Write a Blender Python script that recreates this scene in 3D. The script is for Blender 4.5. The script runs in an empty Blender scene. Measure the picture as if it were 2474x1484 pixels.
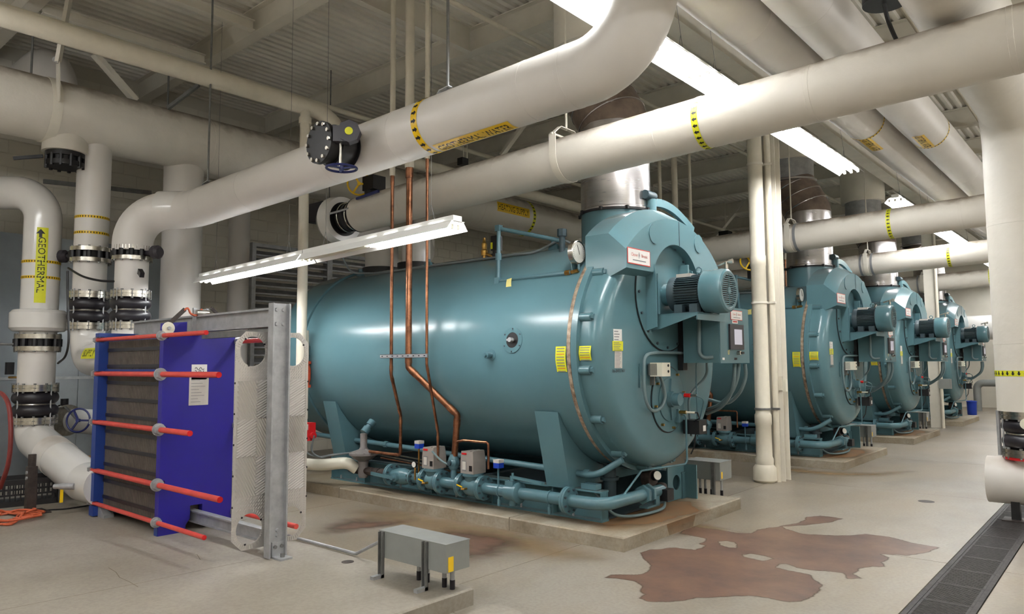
import bpy, math, random
import numpy as np
from mathutils import Vector, Matrix
from mathutils.geometry import delaunay_2d_cdt
random.seed(7)
SC = bpy.context.scene
COL = SC.collection
PI = math.pi

# ------------------------------------------------------------------ camera
cam_d = bpy.data.cameras.new('camera')
cam_d.sensor_width = 36.0
cam_d.lens = 1755.85 / 2474 * 36.0
cam_d.clip_start = 0.05
cam = bpy.data.objects.new('camera', cam_d)
COL.objects.link(cam)
cam.matrix_world = Matrix(((0.7563, 0.0561, 0.6519, 0.0),
                           (0.6542, -0.0550, -0.7543, 0.0),
                           (-0.0064, 0.9969, -0.0783, 1.7),
                           (0, 0, 0, 1)))
SC.camera = cam
# ------------------------------------------------------------------ world and exposure
w = bpy.data.worlds.new('world'); SC.world = w
w.use_nodes = True
w.node_tree.nodes['Background'].inputs[0].default_value = (0.8, 0.85, 0.9, 1)
w.node_tree.nodes['Background'].inputs[1].default_value = 0.05
SC.view_settings.view_transform = 'Standard'
SC.view_settings.look = 'None'
SC.view_settings.exposure = 1.24
SC.view_settings.gamma = 1.0
SC.view_settings.use_curve_mapping = False
TUBE = 27.0          # emission of the fluorescent tubes

# ------------------------------------------------------------------ materials
def lin(c):
    c = c / 255.0
    return c / 12.92 if c <= 0.04045 else ((c + 0.055) / 1.055) ** 2.4
def rgb(r, g, b): return (lin(r), lin(g), lin(b), 1)
MATS = {}
def mat(name, c, rough=0.5, metal=0.0, var=0.0, vs=3.0, bump=0.0, bs=40.0, c2=None, coat=0.0,
        dust=None, dn=0.9, dr=(0.95, 1.45, 0.75), rv=1.0, emit=0.0, spec=0.5, stretch=None):
    m = bpy.data.materials.new(name); m.use_nodes = True
    nt = m.node_tree; N = nt.nodes; L = nt.links
    b = N['Principled BSDF']
    b.inputs['Base Color'].default_value = c
    b.inputs['Roughness'].default_value = rough
    b.inputs['Metallic'].default_value = metal
    b.inputs['Specular IOR Level'].default_value = spec
    if coat: b.inputs['Coat Weight'].default_value = coat; b.inputs['Coat Roughness'].default_value = 0.12
    if emit:
        b.inputs['Emission Color'].default_value = c
        b.inputs['Emission Strength'].default_value = emit
    tc = N.new('ShaderNodeTexCoord')
    src = tc.outputs['Object']
    if stretch:
        mp = N.new('ShaderNodeMapping'); mp.inputs['Scale'].default_value = stretch
        L.new(src, mp.inputs[0]); src = mp.outputs[0]
    col = None
    if var or c2:
        n1 = N.new('ShaderNodeTexNoise'); n1.inputs['Scale'].default_value = vs
        n1.inputs['Detail'].default_value = 7; n1.inputs['Roughness'].default_value = 0.62
        L.new(src, n1.inputs['Vector'])
        r = N.new('ShaderNodeValToRGB')
        r.color_ramp.elements[0].position = 0.34; r.color_ramp.elements[1].position = 0.68
        ca = c2 if c2 else tuple(x * (1 - var) for x in c[:3]) + (1,)
        r.color_ramp.elements[0].color = ca
        r.color_ramp.elements[1].color = tuple(min(1, x * (1 + var * 0.5)) for x in c[:3]) + (1,)
        L.new(n1.outputs['Fac'], r.inputs['Fac'])
        col = r.outputs['Color']
        rr = N.new('ShaderNodeMapRange')
        rr.inputs['To Min'].default_value = min(1, rough * (1 + .18 * rv)); rr.inputs['To Max'].default_value = rough * (1 - .15 * rv)
        L.new(n1.outputs['Fac'], rr.inputs['Value']); L.new(rr.outputs[0], b.inputs['Roughness'])
    if dust:   # settled dust: lies on what faces up
        g = N.new('ShaderNodeNewGeometry'); s = N.new('ShaderNodeSeparateXYZ')
        L.new(g.outputs['Normal'], s.inputs[0])
        nd = N.new('ShaderNodeTexNoise'); nd.inputs['Scale'].default_value = 5.0; nd.inputs['Detail'].default_value = 9
        L.new(tc.outputs['Object'], nd.inputs['Vector'])
        ad = N.new('ShaderNodeMath'); ad.operation = 'MULTIPLY_ADD'
        L.new(nd.outputs['Fac'], ad.inputs[0]); ad.inputs[1].default_value = dn
        L.new(s.outputs['Z'], ad.inputs[2])
        mr = N.new('ShaderNodeMapRange'); mr.inputs['From Min'].default_value = dr[0]; mr.inputs['From Max'].default_value = dr[1]
        mr.inputs['To Max'].default_value = dr[2]
        L.new(ad.outputs[0], mr.inputs['Value'])
        mx = N.new('ShaderNodeMix'); mx.data_type = 'RGBA'
        L.new(mr.outputs[0], mx.inputs['Factor'])
        if col is not None: L.new(col, mx.inputs['A'])
        else: mx.inputs['A'].default_value = c
        mx.inputs['B'].default_value = dust
        col = mx.outputs['Result']
    if col is not None: L.new(col, b.inputs['Base Color'])
    if bump:
        n2 = N.new('ShaderNodeTexNoise'); n2.inputs['Scale'].default_value = bs; n2.inputs['Detail'].default_value = 5
        L.new(src, n2.inputs['Vector'])
        bp = N.new('ShaderNodeBump'); bp.inputs['Strength'].default_value = bump; bp.inputs['Distance'].default_value = 0.02
        L.new(n2.outputs['Fac'], bp.inputs['Height']); L.new(bp.outputs[0], b.inputs['Normal'])
    MATS[name] = m
    return m
DUST = rgb(120, 100, 78)
mat('teal', rgb(86, 121, 129), 0.24, var=0.04, vs=1.2, dust=rgb(104, 106, 100), dn=.25, dr=(.75, 1.3, .8), rv=.3, bump=0.02, bs=2.0)
mat('teal_pipe', rgb(84, 118, 127), 0.26, var=0.05, vs=6, rv=.3)
mat('teal_dark', rgb(50, 67, 74), 0.5, var=0.12, vs=4)
mat('pvc', rgb(220, 217, 212), 0.2, var=0.03, vs=2, coat=0.3)
mat('canvas', rgb(212, 206, 195), 0.5, var=0.05, vs=1.8, bump=0.5, bs=5.0, dust=rgb(106, 89, 69), dr=(.9, 1.4, .85))
mat('canvas_clean', rgb(216, 211, 205), 0.42, var=0.04, vs=1.5, bump=0.2, bs=4.0, dust=rgb(170, 158, 142), dr=(1.0, 1.5, .6))
mat('steel_paint', rgb(222, 216, 202), 0.55, var=0.08, vs=2.5)
mat('deck', rgb(230, 225, 213), 0.5, var=0.1, vs=1.2, spec=0.4)
mat('wall', rgb(218, 212, 198), 0.7, var=0.06, vs=1.4, bump=0.15, bs=60)
mat('wall_joint', rgb(206, 200, 186), 0.85)
mat('pipe_white', rgb(216, 208, 190), 0.45, var=0.06, vs=5)
mat('galv', rgb(172, 173, 175), 0.45, metal=0.45, var=0.2, vs=9)
mat('galv_panel', rgb(150, 156, 160), 0.4, metal=0.75, var=0.15, vs=1.5)
mat('strut', rgb(126, 126, 124), 0.5, metal=0.45, var=0.2, vs=12)
mat('stainless', rgb(188, 184, 184), 0.26, metal=1.0, var=0.08, vs=3, stretch=(1, 1, 12), bump=0.03, bs=2)
mat('flue_brown', rgb(124, 108, 96), 0.5, metal=0.35, var=0.35, vs=5)
mat('chrome', rgb(205, 200, 190), 0.25, metal=1.0, var=0.25, vs=20)
mat('black', rgb(22, 21, 24), 0.42, var=0.3, vs=10)
mat('rubber', rgb(30, 27, 33), 0.38)
mat('black_iron', rgb(62, 52, 48), 0.55, var=0.4, vs=14, metal=0.2)
mat('regulator', rgb(118, 112, 110), 0.5, var=0.15, vs=20)
mat('actuator', rgb(146, 138, 132), 0.5, var=0.06, vs=10)
mat('copper', rgb(172, 118, 86), 0.32, metal=0.9, var=0.3, vs=9, c2=rgb(118, 78, 58))
mat('brass', rgb(190, 150, 80), 0.3, metal=1.0, var=0.3, vs=30)
mat('blue', rgb(33, 23, 134), 0.4, var=0.06, vs=1.2)
mat('blue_edge', rgb(30, 58, 132), 0.42, var=0.08, vs=4)
mat('wheel_blue', rgb(24, 34, 92), 0.4, var=0.2, vs=10)
mat('bucket_blue', rgb(20, 60, 170), 0.45)
mat('red', rgb(208, 74, 64), 0.4, var=0.12, vs=8)
mat('red_end', rgb(205, 20, 24), 0.5)
mat('alarm_red', rgb(190, 24, 30), 0.35)
mat('rust_red', rgb(184, 72, 40), 0.5, var=0.25, vs=20)
mat('orange', rgb(196, 92, 56), 0.5, var=0.15, vs=10)
mat('hose', rgb(120, 44, 40), 0.5, var=0.2, vs=10)
mat('yellow', rgb(235, 192, 20), 0.35)
mat('yellow_lime', rgb(214, 214, 34), 0.5, var=0.05, vs=20)
mat('tag_yellow', rgb(238, 226, 140), 0.6)
mat('print_black', rgb(20, 20, 22), 0.5)
mat('print_grey', rgb(120, 120, 122), 0.6)
mat('print_red', rgb(190, 60, 50), 0.5)
mat('print_orange', rgb(206, 120, 40), 0.5)
mat('paper', rgb(226, 224, 220), 0.5, var=0.03, vs=20)
mat('paper_old', rgb(196, 190, 182), 0.6, var=0.05, vs=20)
mat('ivory', rgb(226, 222, 204), 0.4)
mat('pack', rgb(122, 113, 106), 0.45, metal=0.3, var=0.2, vs=7)
mat('plate_metal', rgb(200, 195, 190), 0.32, metal=0.5)
mat('cabinet_grey', rgb(132, 134, 131), 0.45, var=0.06, vs=5)
mat('cardboard', rgb(160, 118, 74), 0.75, var=0.15, vs=4)
mat('crate', rgb(26, 24, 26), 0.5)
mat('plastic_dark', rgb(48, 44, 50), 0.4)
mat('screen', rgb(168, 166, 176), 0.12, emit=0.25)
mat('glass_dial', rgb(232, 230, 222), 0.15, coat=0.5)
mat('rope', rgb(176, 160, 140), 0.6, metal=0.3, var=0.4, vs=14, c2=rgb(110, 86, 66))
mat('tube_glass', (0.97, 0.985, 1.0, 1), 0.3, emit=TUBE)
mat('reflector', rgb(240, 240, 236), 0.35)
mat('cable_grey', rgb(112, 118, 120), 0.5)
mat('teal_hose', rgb(104, 124, 128), 0.45)
mat('grate', rgb(66, 62, 62), 0.6, metal=0.5, var=0.3, vs=30)
mat('duct_tape', rgb(170, 172, 176), 0.4, metal=0.6)
mat('lens_red', rgb(220, 30, 30), 0.3)

def concrete(name, c, c2, scale=0.9, rough=0.6, tan=rgb(150, 132, 104)):
    m = bpy.data.materials.new(name); m.use_nodes = True
    nt = m.node_tree; N = nt.nodes; L = nt.links; b = N['Principled BSDF']
    g = N.new('ShaderNodeNewGeometry')
    n1 = N.new('ShaderNodeTexNoise'); n1.inputs['Scale'].default_value = scale; n1.inputs['Detail'].default_value = 10; n1.inputs['Roughness'].default_value = 0.65
    mp = N.new('ShaderNodeMapping'); mp.inputs['Scale'].default_value = (1, 0.55, 1)
    L.new(g.outputs['Position'], mp.inputs[0]); L.new(mp.outputs[0], n1.inputs['Vector'])
    n2 = N.new('ShaderNodeTexNoise'); n2.inputs['Scale'].default_value = 38; n2.inputs['Detail'].default_value = 6
    L.new(g.outputs['Position'], n2.inputs['Vector'])
    r = N.new('ShaderNodeValToRGB'); r.color_ramp.elements[0].position = 0.36; r.color_ramp.elements[1].position = 0.6
    r.color_ramp.elements[0].color = c2; r.color_ramp.elements[1].color = c
    L.new(n1.outputs['Fac'], r.inputs['Fac'])
    n3 = N.new('ShaderNodeTexNoise'); n3.inputs['Scale'].default_value = scale * .45; n3.inputs['Detail'].default_value = 8; n3.inputs['Roughness'].default_value = 0.7; n3.inputs['Distortion'].default_value = 0.8
    L.new(g.outputs['Position'], n3.inputs['Vector'])
    r3 = N.new('ShaderNodeValToRGB'); r3.color_ramp.elements[0].position = 0.42; r3.color_ramp.elements[1].position = 0.66
    r3.color_ramp.elements[0].color = (0, 0, 0, 1); r3.color_ramp.elements[1].color = (.6, .6, .6, 1); L.new(n3.outputs['Fac'], r3.inputs['Fac'])
    m3 = N.new('ShaderNodeMix'); m3.data_type = 'RGBA'; L.new(r3.outputs['Color'], m3.inputs['Factor']); L.new(r.outputs['Color'], m3.inputs['A']); m3.inputs['B'].default_value = tan
    mx = N.new('ShaderNodeMix'); mx.data_type = 'RGBA'; mx.blend_type = 'MULTIPLY'; mx.inputs['Factor'].default_value = 0.35
    L.new(m3.outputs['Result'], mx.inputs['A'])
    r2 = N.new('ShaderNodeValToRGB'); r2.color_ramp.elements[0].position = 0.35; r2.color_ramp.elements[1].position = 0.6
    r2.color_ramp.elements[0].color = (0.62, 0.6, 0.57, 1)
    L.new(n2.outputs['Fac'], r2.inputs['Fac']); L.new(r2.outputs['Color'], mx.inputs['B'])
    L.new(mx.outputs['Result'], b.inputs['Base Color'])
    mr = N.new('ShaderNodeMapRange'); mr.inputs['To Min'].default_value = rough * 0.75; mr.inputs['To Max'].default_value = rough * 1.2
    L.new(n1.outputs['Fac'], mr.inputs['Value']); L.new(mr.outputs[0], b.inputs['Roughness'])
    bp = N.new('ShaderNodeBump'); bp.inputs['Strength'].default_value = 0.12; bp.inputs['Distance'].default_value = 0.01
    L.new(n2.outputs['Fac'], bp.inputs['Height']); L.new(bp.outputs[0], b.inputs['Normal'])
    MATS[name] = m
concrete('floor_concrete', rgb(152, 145, 134), rgb(120, 111, 98), 0.7, 0.42, rgb(144, 128, 104))
concrete('pad_concrete', rgb(166, 158, 143), rgb(128, 114, 94), 1.6, 0.7)
concrete('equip_concrete', rgb(158, 151, 140), rgb(134, 126, 115), 0.9, 0.55, rgb(144, 135, 120))
concrete('joint_fill', rgb(96, 86, 74), rgb(80, 72, 62), 3, 0.8)

def stain_mat(name, c, c2, rough, top=1.0):
    m = bpy.data.materials.new(name); m.use_nodes = True
    nt = m.node_tree; N = nt.nodes; L = nt.links; b = N['Principled BSDF']; out = N['Material Output']
    g = N.new('ShaderNodeNewGeometry')
    n1 = N.new('ShaderNodeTexNoise'); n1.inputs['Scale'].default_value = 2.4; n1.inputs['Detail'].default_value = 10; n1.inputs['Roughness'].default_value = 0.7
    L.new(g.outputs['Position'], n1.inputs['Vector'])
    r = N.new('ShaderNodeValToRGB'); r.color_ramp.elements[0].position = 0.35; r.color_ramp.elements[1].position = 0.66
    r.color_ramp.elements[0].color = c2; r.color_ramp.elements[1].color = c
    L.new(n1.outputs['Fac'], r.inputs['Fac']); L.new(r.outputs['Color'], b.inputs['Base Color'])
    b.inputs['Roughness'].default_value = rough
    a = N.new('ShaderNodeAttribute'); a.attribute_name = 'cover'
    tr = N.new('ShaderNodeBsdfTransparent'); ms = N.new('ShaderNodeMixShader')
    sc_ = N.new('ShaderNodeMath'); sc_.operation = 'MULTIPLY'; sc_.inputs[1].default_value = top; L.new(a.outputs['Fac'], sc_.inputs[0]); L.new(sc_.outputs[0], ms.inputs[0]); L.new(tr.outputs[0], ms.inputs[1]); L.new(b.outputs[0], ms.inputs[2])
    L.new(ms.outputs[0], out.inputs['Surface'])
    MATS[name] = m
stain_mat('stain_brown', rgb(126, 96, 78), rgb(92, 70, 62), 0.38, .9)
stain_mat('stain_orange', rgb(164, 126, 76), rgb(150, 128, 96), 0.5, .5)
stain_mat('stain_rust', rgb(158, 108, 60), rgb(140, 110, 76), 0.6, .65)

# ------------------------------------------------------------------ geometry helpers
def fr(d, up=None):
    d = Vector(d).normalized()
    u = Vector(up) if up is not None else (Vector((0, 0, 1)) if abs(d.z) < 0.95 else Vector((1, 0, 0)))
    s = d.cross(u).normalized(); u = s.cross(d).normalized()
    return d, s, u
class G:
    def __init__(s): s.v = []; s.f = []
    def add(s, vs, fs):
        o = len(s.v); s.v += [tuple(p) for p in vs]; s.f += [tuple(i + o for i in q) for q in fs]; return s
    def box(s, x0, x1, y0, y1, z0, z1):
        return s.add([(x0, y0, z0), (x1, y0, z0), (x1, y1, z0), (x0, y1, z0), (x0, y0, z1), (x1, y0, z1), (x1, y1, z1), (x0, y1, z1)],
                     [(0, 3, 2, 1), (4, 5, 6, 7), (0, 1, 5, 4), (1, 2, 6, 5), (2, 3, 7, 6), (3, 0, 4, 7)])
    def obox(s, c, d, l, w, h, up=None):        # box with its length along d
        d, sd, u = fr(d, up); c = Vector(c)
        vs = [c + d * (a * l / 2) + sd * (b * w / 2) + u * (k * h / 2) for k in (-1, 1) for a, b in ((-1, -1), (1, -1), (1, 1), (-1, 1))]
        return s.add(vs, [(0, 1, 2, 3), (7, 6, 5, 4), (0, 4, 5, 1), (1, 5, 6, 2), (2, 6, 7, 3), (3, 7, 4, 0)])
    def bar(s, p0, p1, w, h, up=None):
        p0 = Vector(p0); p1 = Vector(p1)
        return s.obox((p0 + p1) / 2, p1 - p0, (p1 - p0).length, w, h, up)
    def lathe(s, prof, o, d, n=24, up=None, a0=0.0, a1=None, cap=True):   # profile of (along, radius)
        d, sd, u = fr(d, up); o = Vector(o); full = a1 is None
        m = n if full else n + 1
        vs = []
        for (t, r) in prof:
            for i in range(m):
                a = a0 + ((2 * PI if full else a1 - a0)) * i / n
                vs.append(o + d * t + (u * math.cos(a) + sd * math.sin(a)) * r)
        fs = []
        for k in range(len(prof) - 1):
            for i in range(n):
                j = (i + 1) % m
                fs.append((k * m + i, k * m + j, (k + 1) * m + j, (k + 1) * m + i))
        if cap and full:
            if prof[0][1] > 1e-6: fs.append(tuple(range(m))[::-1])
            if prof[-1][1] > 1e-6: fs.append(tuple((len(prof) - 1) * m + i for i in range(m)))
        return s.add(vs, fs)
    def cyl(s, p0, p1, r, r1=None, n=20, cap=True):
        p0 = Vector(p0); p1 = Vector(p1)
        return s.lathe([(0, r), ((p1 - p0).length, r if r1 is None else r1)], p0, p1 - p0, n, cap=cap)
    def tube(s, pts, r, n=10, closed=False, cap=True):
        pts = [Vector(p) for p in pts]; m = len(pts); T = []
        for i in range(m):
            a = pts[(i - 1) % m] if (closed or i > 0) else pts[i]
            b = pts[(i + 1) % m] if (closed or i < m - 1) else pts[i]
            T.append((b - a).normalized())
        d, sd, u = fr(T[0]); vs = []
        for i in range(m):
            u = (u - T[i] * u.dot(T[i])).normalized(); sd = T[i].cross(u)
            rr = r[i] if isinstance(r, (list, tuple)) else r
            for k in range(n):
                a = 2 * PI * k / n
                vs.append(pts[i] + (u * math.cos(a) + sd * math.sin(a)) * rr)
        fs = []
        for i in range(m if closed else m - 1):
            j = (i + 1) % m
            for k in range(n):
                l = (k + 1) % n
                fs.append((i * n + k, i * n + l, j * n + l, j * n + k))
        if cap and not closed:
            fs.append(tuple(range(n))[::-1]); fs.append(tuple((m - 1) * n + k for k in range(n)))
        return s.add(vs, fs)
    def torus(s, c, d, R, r, n=28, m=8):
        d, sd, u = fr(d); c = Vector(c)
        return s.tube([c + (u * math.cos(2 * PI * i / n) + sd * math.sin(2 * PI * i / n)) * R for i in range(n)], r, m, closed=True)
    def prism(s, poly, o, ax, ay, d, t):       # polygon in (ax, ay), thickened along d by t
        o = Vector(o); ax = Vector(ax); ay = Vector(ay); d = Vector(d).normalized() * t; n = len(poly)
        a = [o + ax * p[0] + ay * p[1] for p in poly]
        if ax.cross(ay).dot(d) < 0: a = a[::-1]
        return s.add(a + [p + d for p in a], [tuple(range(n))[::-1], tuple(range(n, 2 * n))] + [(i, (i + 1) % n, n + (i + 1) % n, n + i) for i in range(n)])
    def bolts(s, c, d, R, n, r, h, a0=0.0, sides=6):
        d, sd, u = fr(d); c = Vector(c)
        for i in range(n):
            a = a0 + 2 * PI * i / n
            p = c + (u * math.cos(a) + sd * math.sin(a)) * R
            s.lathe([(0, r), (h, r)], p, d, sides)
        return s
def bend(pts, rad, seg=8):
    pts = [Vector(p) for p in pts]; out = [pts[0]]
    for i in range(1, len(pts) - 1):
        a = (pts[i - 1] - pts[i]); b = (pts[i + 1] - pts[i]); la = a.length; lb = b.length; a.normalize(); b.normalize()
        R = rad[i - 1] if isinstance(rad, (list, tuple)) else rad
        ang = a.angle(b)
        if ang > PI - .02: out.append(pts[i]); continue
        t = min(R / math.tan(ang / 2), la * 0.95, lb * 0.95); R = t * math.tan(ang / 2)
        c = pts[i] + (a + b).normalized() * (R / math.sin(ang / 2))
        p0 = pts[i] + a * t - c; p1 = pts[i] + b * t - c
        th = p0.angle(p1)
        for k in range(seg + 1):
            f = k / seg
            out.append(c + (p0 * math.sin((1 - f) * th) + p1 * math.sin(f * th)) / math.sin(th))
    out.append(pts[-1]); return out
def spline(pts, seg=6):
    P = [Vector(p) for p in pts]; P = [P[0] * 2 - P[1]] + P + [P[-1] * 2 - P[-2]]; o = []
    for i in range(1, len(P) - 2):
        for k in range(seg):
            t = k / seg
            o.append(0.5 * ((2 * P[i]) + (P[i + 1] - P[i - 1]) * t + (2 * P[i - 1] - 5 * P[i] + 4 * P[i + 1] - P[i + 2]) * t * t + (3 * P[i] - P[i - 1] - 3 * P[i + 1] + P[i + 2]) * t ** 3))
    o.append(P[-2]); return o

def wloc(o):
    l = Vector((0, 0, 0))
    while o: l += o.location; o = o.parent
    return l
def obj(name, g, m, parent=None, smooth=35, org=None):
    me = bpy.data.meshes.new(name)
    if parent is not None: off = wloc(parent)
    elif org is not None: off = Vector(org)
    else:
        a = np.array(g.v); off = Vector(((a[:, 0].min() + a[:, 0].max()) / 2, (a[:, 1].min() + a[:, 1].max()) / 2, a[:, 2].min()))
    me.from_pydata([(p[0] - off.x, p[1] - off.y, p[2] - off.z) for p in g.v], [], g.f)
    me.materials.append(MATS[m])
    if smooth:
        me.polygons.foreach_set('use_smooth', [True] * len(me.polygons))
        me.set_sharp_from_angle(angle=math.radians(smooth))
    me.update()
    o = bpy.data.objects.new(name, me); COL.objects.link(o)
    if parent is not None: o.parent = parent
    else: o.location = off
    return o
def tag(o, label, cat, group=None):
    o['label'] = label; o['category'] = cat
    if group: o['group'] = group
    return o
def thing(name, label, cat, loc=(0, 0, 0), group=None):
    o = bpy.data.objects.new(name, None); COL.objects.link(o); o.location = loc; o.empty_display_size = 0.1
    return tag(o, label, cat, group)
def boltset(parent, m, c, d, R, n, r, h, a0=0.0, sides=6):      # each bolt an object of its own, sharing one mesh
    dd, sd, u = fr(d); P = [(u * math.cos(a0 + 2 * PI * i / n) + sd * math.sin(a0 + 2 * PI * i / n)) * R for i in range(n)]; c = Vector(c)
    b = obj('bolt', G().lathe([(0, r), (h, r)], c + P[0], d, sides), m, parent)
    for p in P[1:]: k = b.copy(); COL.objects.link(k); k.location = p - P[0]
def seams(parent, spots, r, m, w=.018, t=1.008, n=40):
    for (c, d) in spots: obj('jacket_seam', G().lathe([(-w - .002, r), (-w, r * t), (w, r * t), (w + .002, r)], c, d, n, cap=False), m, parent)
def struct(o): o['kind'] = 'structure'; return o
def copy_tree(o, parent=None):
    c = o.copy(); COL.objects.link(c); c.parent = parent
    for ch in list(o.children): copy_tree(ch, c)
    return c
def move_copy(root, dx, dy, dz, label, group=None):
    c = copy_tree(root); c.location = root.location + Vector((dx, dy, dz)); c['label'] = label
    if group: c['group'] = group
    return c
_tc = {}
def text_geo(s, h=1.0, sx=1.0):      # text outline as flat 2D mesh, height h for capitals, origin at its middle
    if s not in _tc:
        cu = bpy.data.curves.new('lettering', 'FONT'); cu.body = s; cu.size = 1.0; cu.resolution_u = 2
        o = bpy.data.objects.new('lettering', cu); COL.objects.link(o)
        dg = bpy.context.evaluated_depsgraph_get(); me = bpy.data.meshes.new_from_object(o.evaluated_get(dg))
        v = [(q.co.x, q.co.y) for q in me.vertices]; f = [tuple(p.vertices) for p in me.polygons]
        bpy.data.objects.remove(o); bpy.data.curves.remove(cu); bpy.data.meshes.remove(me)
        _tc[s] = (v, f)
    v, f = _tc[s]
    xs = [p[0] for p in v]; cx = (min(xs) + max(xs)) / 2
    k = h / 0.69
    return [((p[0] - cx) * k * sx, (p[1] - 0.345) * k) for p in v], f
def text_flat(name, s, h, c, ax, ay, m, parent, sx=1.0):
    v, f = text_geo(s, h, sx); c = Vector(c); ax = Vector(ax).normalized(); ay = Vector(ay).normalized()
    g = G().add([c + ax * p[0] + ay * p[1] for p in v], f)
    return obj(name, g, m, parent, smooth=0)
class Wrap:                            # points on a pipe's skin: (s along axis, arc length from ref direction)
    def __init__(s, c, axis, ref, r):
        s.c = Vector(c); s.a = Vector(axis).normalized(); ref = Vector(ref)
        s.u = (ref - s.a * ref.dot(s.a)).normalized(); s.w = s.a.cross(s.u); s.r = r
    def p(s, t, arc, lift=0.0):
        th = arc / s.r
        return s.c + s.a * t + (s.u * math.cos(th) + s.w * math.sin(th)) * (s.r + lift)
def band(wr, t, width, lift=0.003, arc0=None, arc1=None, n=40):
    g = G(); a0 = -PI * wr.r if arc0 is None else arc0; a1 = PI * wr.r if arc1 is None else arc1
    vs = []
    for i in range(n + 1):
        a = a0 + (a1 - a0) * i / n
        vs += [wr.p(t - width / 2, a, lift), wr.p(t + width / 2, a, lift)]
    g.add(vs, [(2 * i, 2 * i + 1, 2 * i + 3, 2 * i + 2) for i in range(n)])
    return g
def arrows(wr, t, width, sgn=1, step=None, lift=0.005, arc0=None, arc1=None):
    g = G(); step = step or width * 0.95
    a0 = -PI * wr.r if arc0 is None else arc0; a1 = PI * wr.r if arc1 is None else arc1
    n = int((a1 - a0) / step); k = width * 0.38
    sh = [(-k, -k * .35), (0, -k * .35), (0, -k * .8), (k, 0), (0, k * .8), (0, k * .35), (-k, k * .35)]
    for i in range(n):
        a = a0 + step * (i + .5)
        g.add([wr.p(t + sgn * p[0], a + p[1], lift) for p in sh], [tuple(range(7))])
    return g
def wrap_text(wr, s, h, t, arc, along=True, sx=1.0, flip=1, lift=0.005):
    v, f = text_geo(s, h, sx); g = G()
    if along: g.add([wr.p(t + flip * p[0], arc - flip * p[1], lift) for p in v], f)
    else: g.add([wr.p(t + flip * p[1], arc + flip * p[0], lift) for p in v], f)
    return g
def arrow_tape(pipe, wr, t, width, sgn=1, m='yellow'):
    b = obj('arrow_tape', band(wr, t, width), m, pipe); obj('arrow_print', arrows(wr, t, width, sgn), 'print_black', b, smooth=0)
    return b
def strap_ring(g, wr, t, width, thick=0.006):
    n = 40; vs = []
    for i in range(n):
        a = -PI * wr.r + 2 * PI * wr.r * i / n
        for (dt, l) in ((-width / 2, 0.002), (-width / 2, thick), (width / 2, thick), (width / 2, 0.002)): vs.append(wr.p(t + dt, a, l))
    fs = []
    for i in range(n):
        j = (i + 1) % n
        for k in range(3): fs.append((4 * i + k, 4 * i + k + 1, 4 * j + k + 1, 4 * j + k))
    g.add(vs, fs); return g
def ibeam(g, p0, p1, h, w, tf=0.014, tw=0.01):   # top of the beam on the line p0-p1
    p0 = Vector(p0); p1 = Vector(p1); u = Vector((0, 0, 1))
    g.bar(p0 - u * tf / 2, p1 - u * tf / 2, w, tf); g.bar(p0 - u * (h - tf / 2), p1 - u * (h - tf / 2), w, tf)
    g.bar(p0 - u * h / 2, p1 - u * h / 2, tw, h - 2 * tf); return g
# ================================================================== THE SETTING
XL, XR, YF, YB, ZC = -12.6, 3.4, -5.0, 31.7, 6.5
g = G(); g.box(XL, XR, YF, YB, -0.06, -0.012)
floor = struct(obj('floor', g, 'joint_fill'))
xs = [XL, -11.1, -7.6, -4.1, -1.34, -0.94, 2.9, XR]
ys = [YF, -3.4, 0.1, 3.62, 7.15, 10.67, 14.2, 17.7, 21.2, 24.75, 28.3, YB]
for i in range(len(xs) - 1):
    for j in range(len(ys) - 1):
        if xs[i] == -1.34: continue
        a = 0.004
        g = G(); g.box(xs[i] + (a if i else 0), xs[i + 1] - a, ys[j] + (a if j else 0), ys[j + 1] - a, -0.02, 0.0)
        obj('slab', g, 'floor_concrete', floor, smooth=0)
# trench drain with its grates
dr = thing('trench_drain', 'long black iron trench drain grate set into the concrete floor', 'floor drain', (-1.14, 8, -0.012))
g = G()
for x in (-1.335, -0.98): g.box(x, x + 0.035, YF + 0.1, YB - 0.1, -0.012, 0.002)
obj('drain_frame', g, 'grate', dr, smooth=0)
gg = G(); gl = 0.5
gg.box(-1.298, -1.28, 0, gl - .006, -0.01, 0.0); gg.box(-1.0, -0.982, 0, gl - .006, -0.01, 0.0)
gg.box(-1.28, -1.0, 0, 0.022, -0.01, 0.0); gg.box(-1.28, -1.0, gl - 0.028, gl - 0.006, -0.01, 0.0)
for k in range(17):
    y = 0.034 + k * 0.0258
    gg.box(-1.28, -1.0, y, y + 0.014, -0.01, -0.001)
first = None
for k in range(30):
    if first is None:
        first = obj('grate', gg, 'grate', dr, smooth=0); first.location = (0, 2.5 - 8 + 8, 0); first.location = (0, 2.5, 0)
    else:
        c = first.copy(); COL.objects.link(c); c.location = (0, 2.5 + k * gl, 0)

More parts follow.
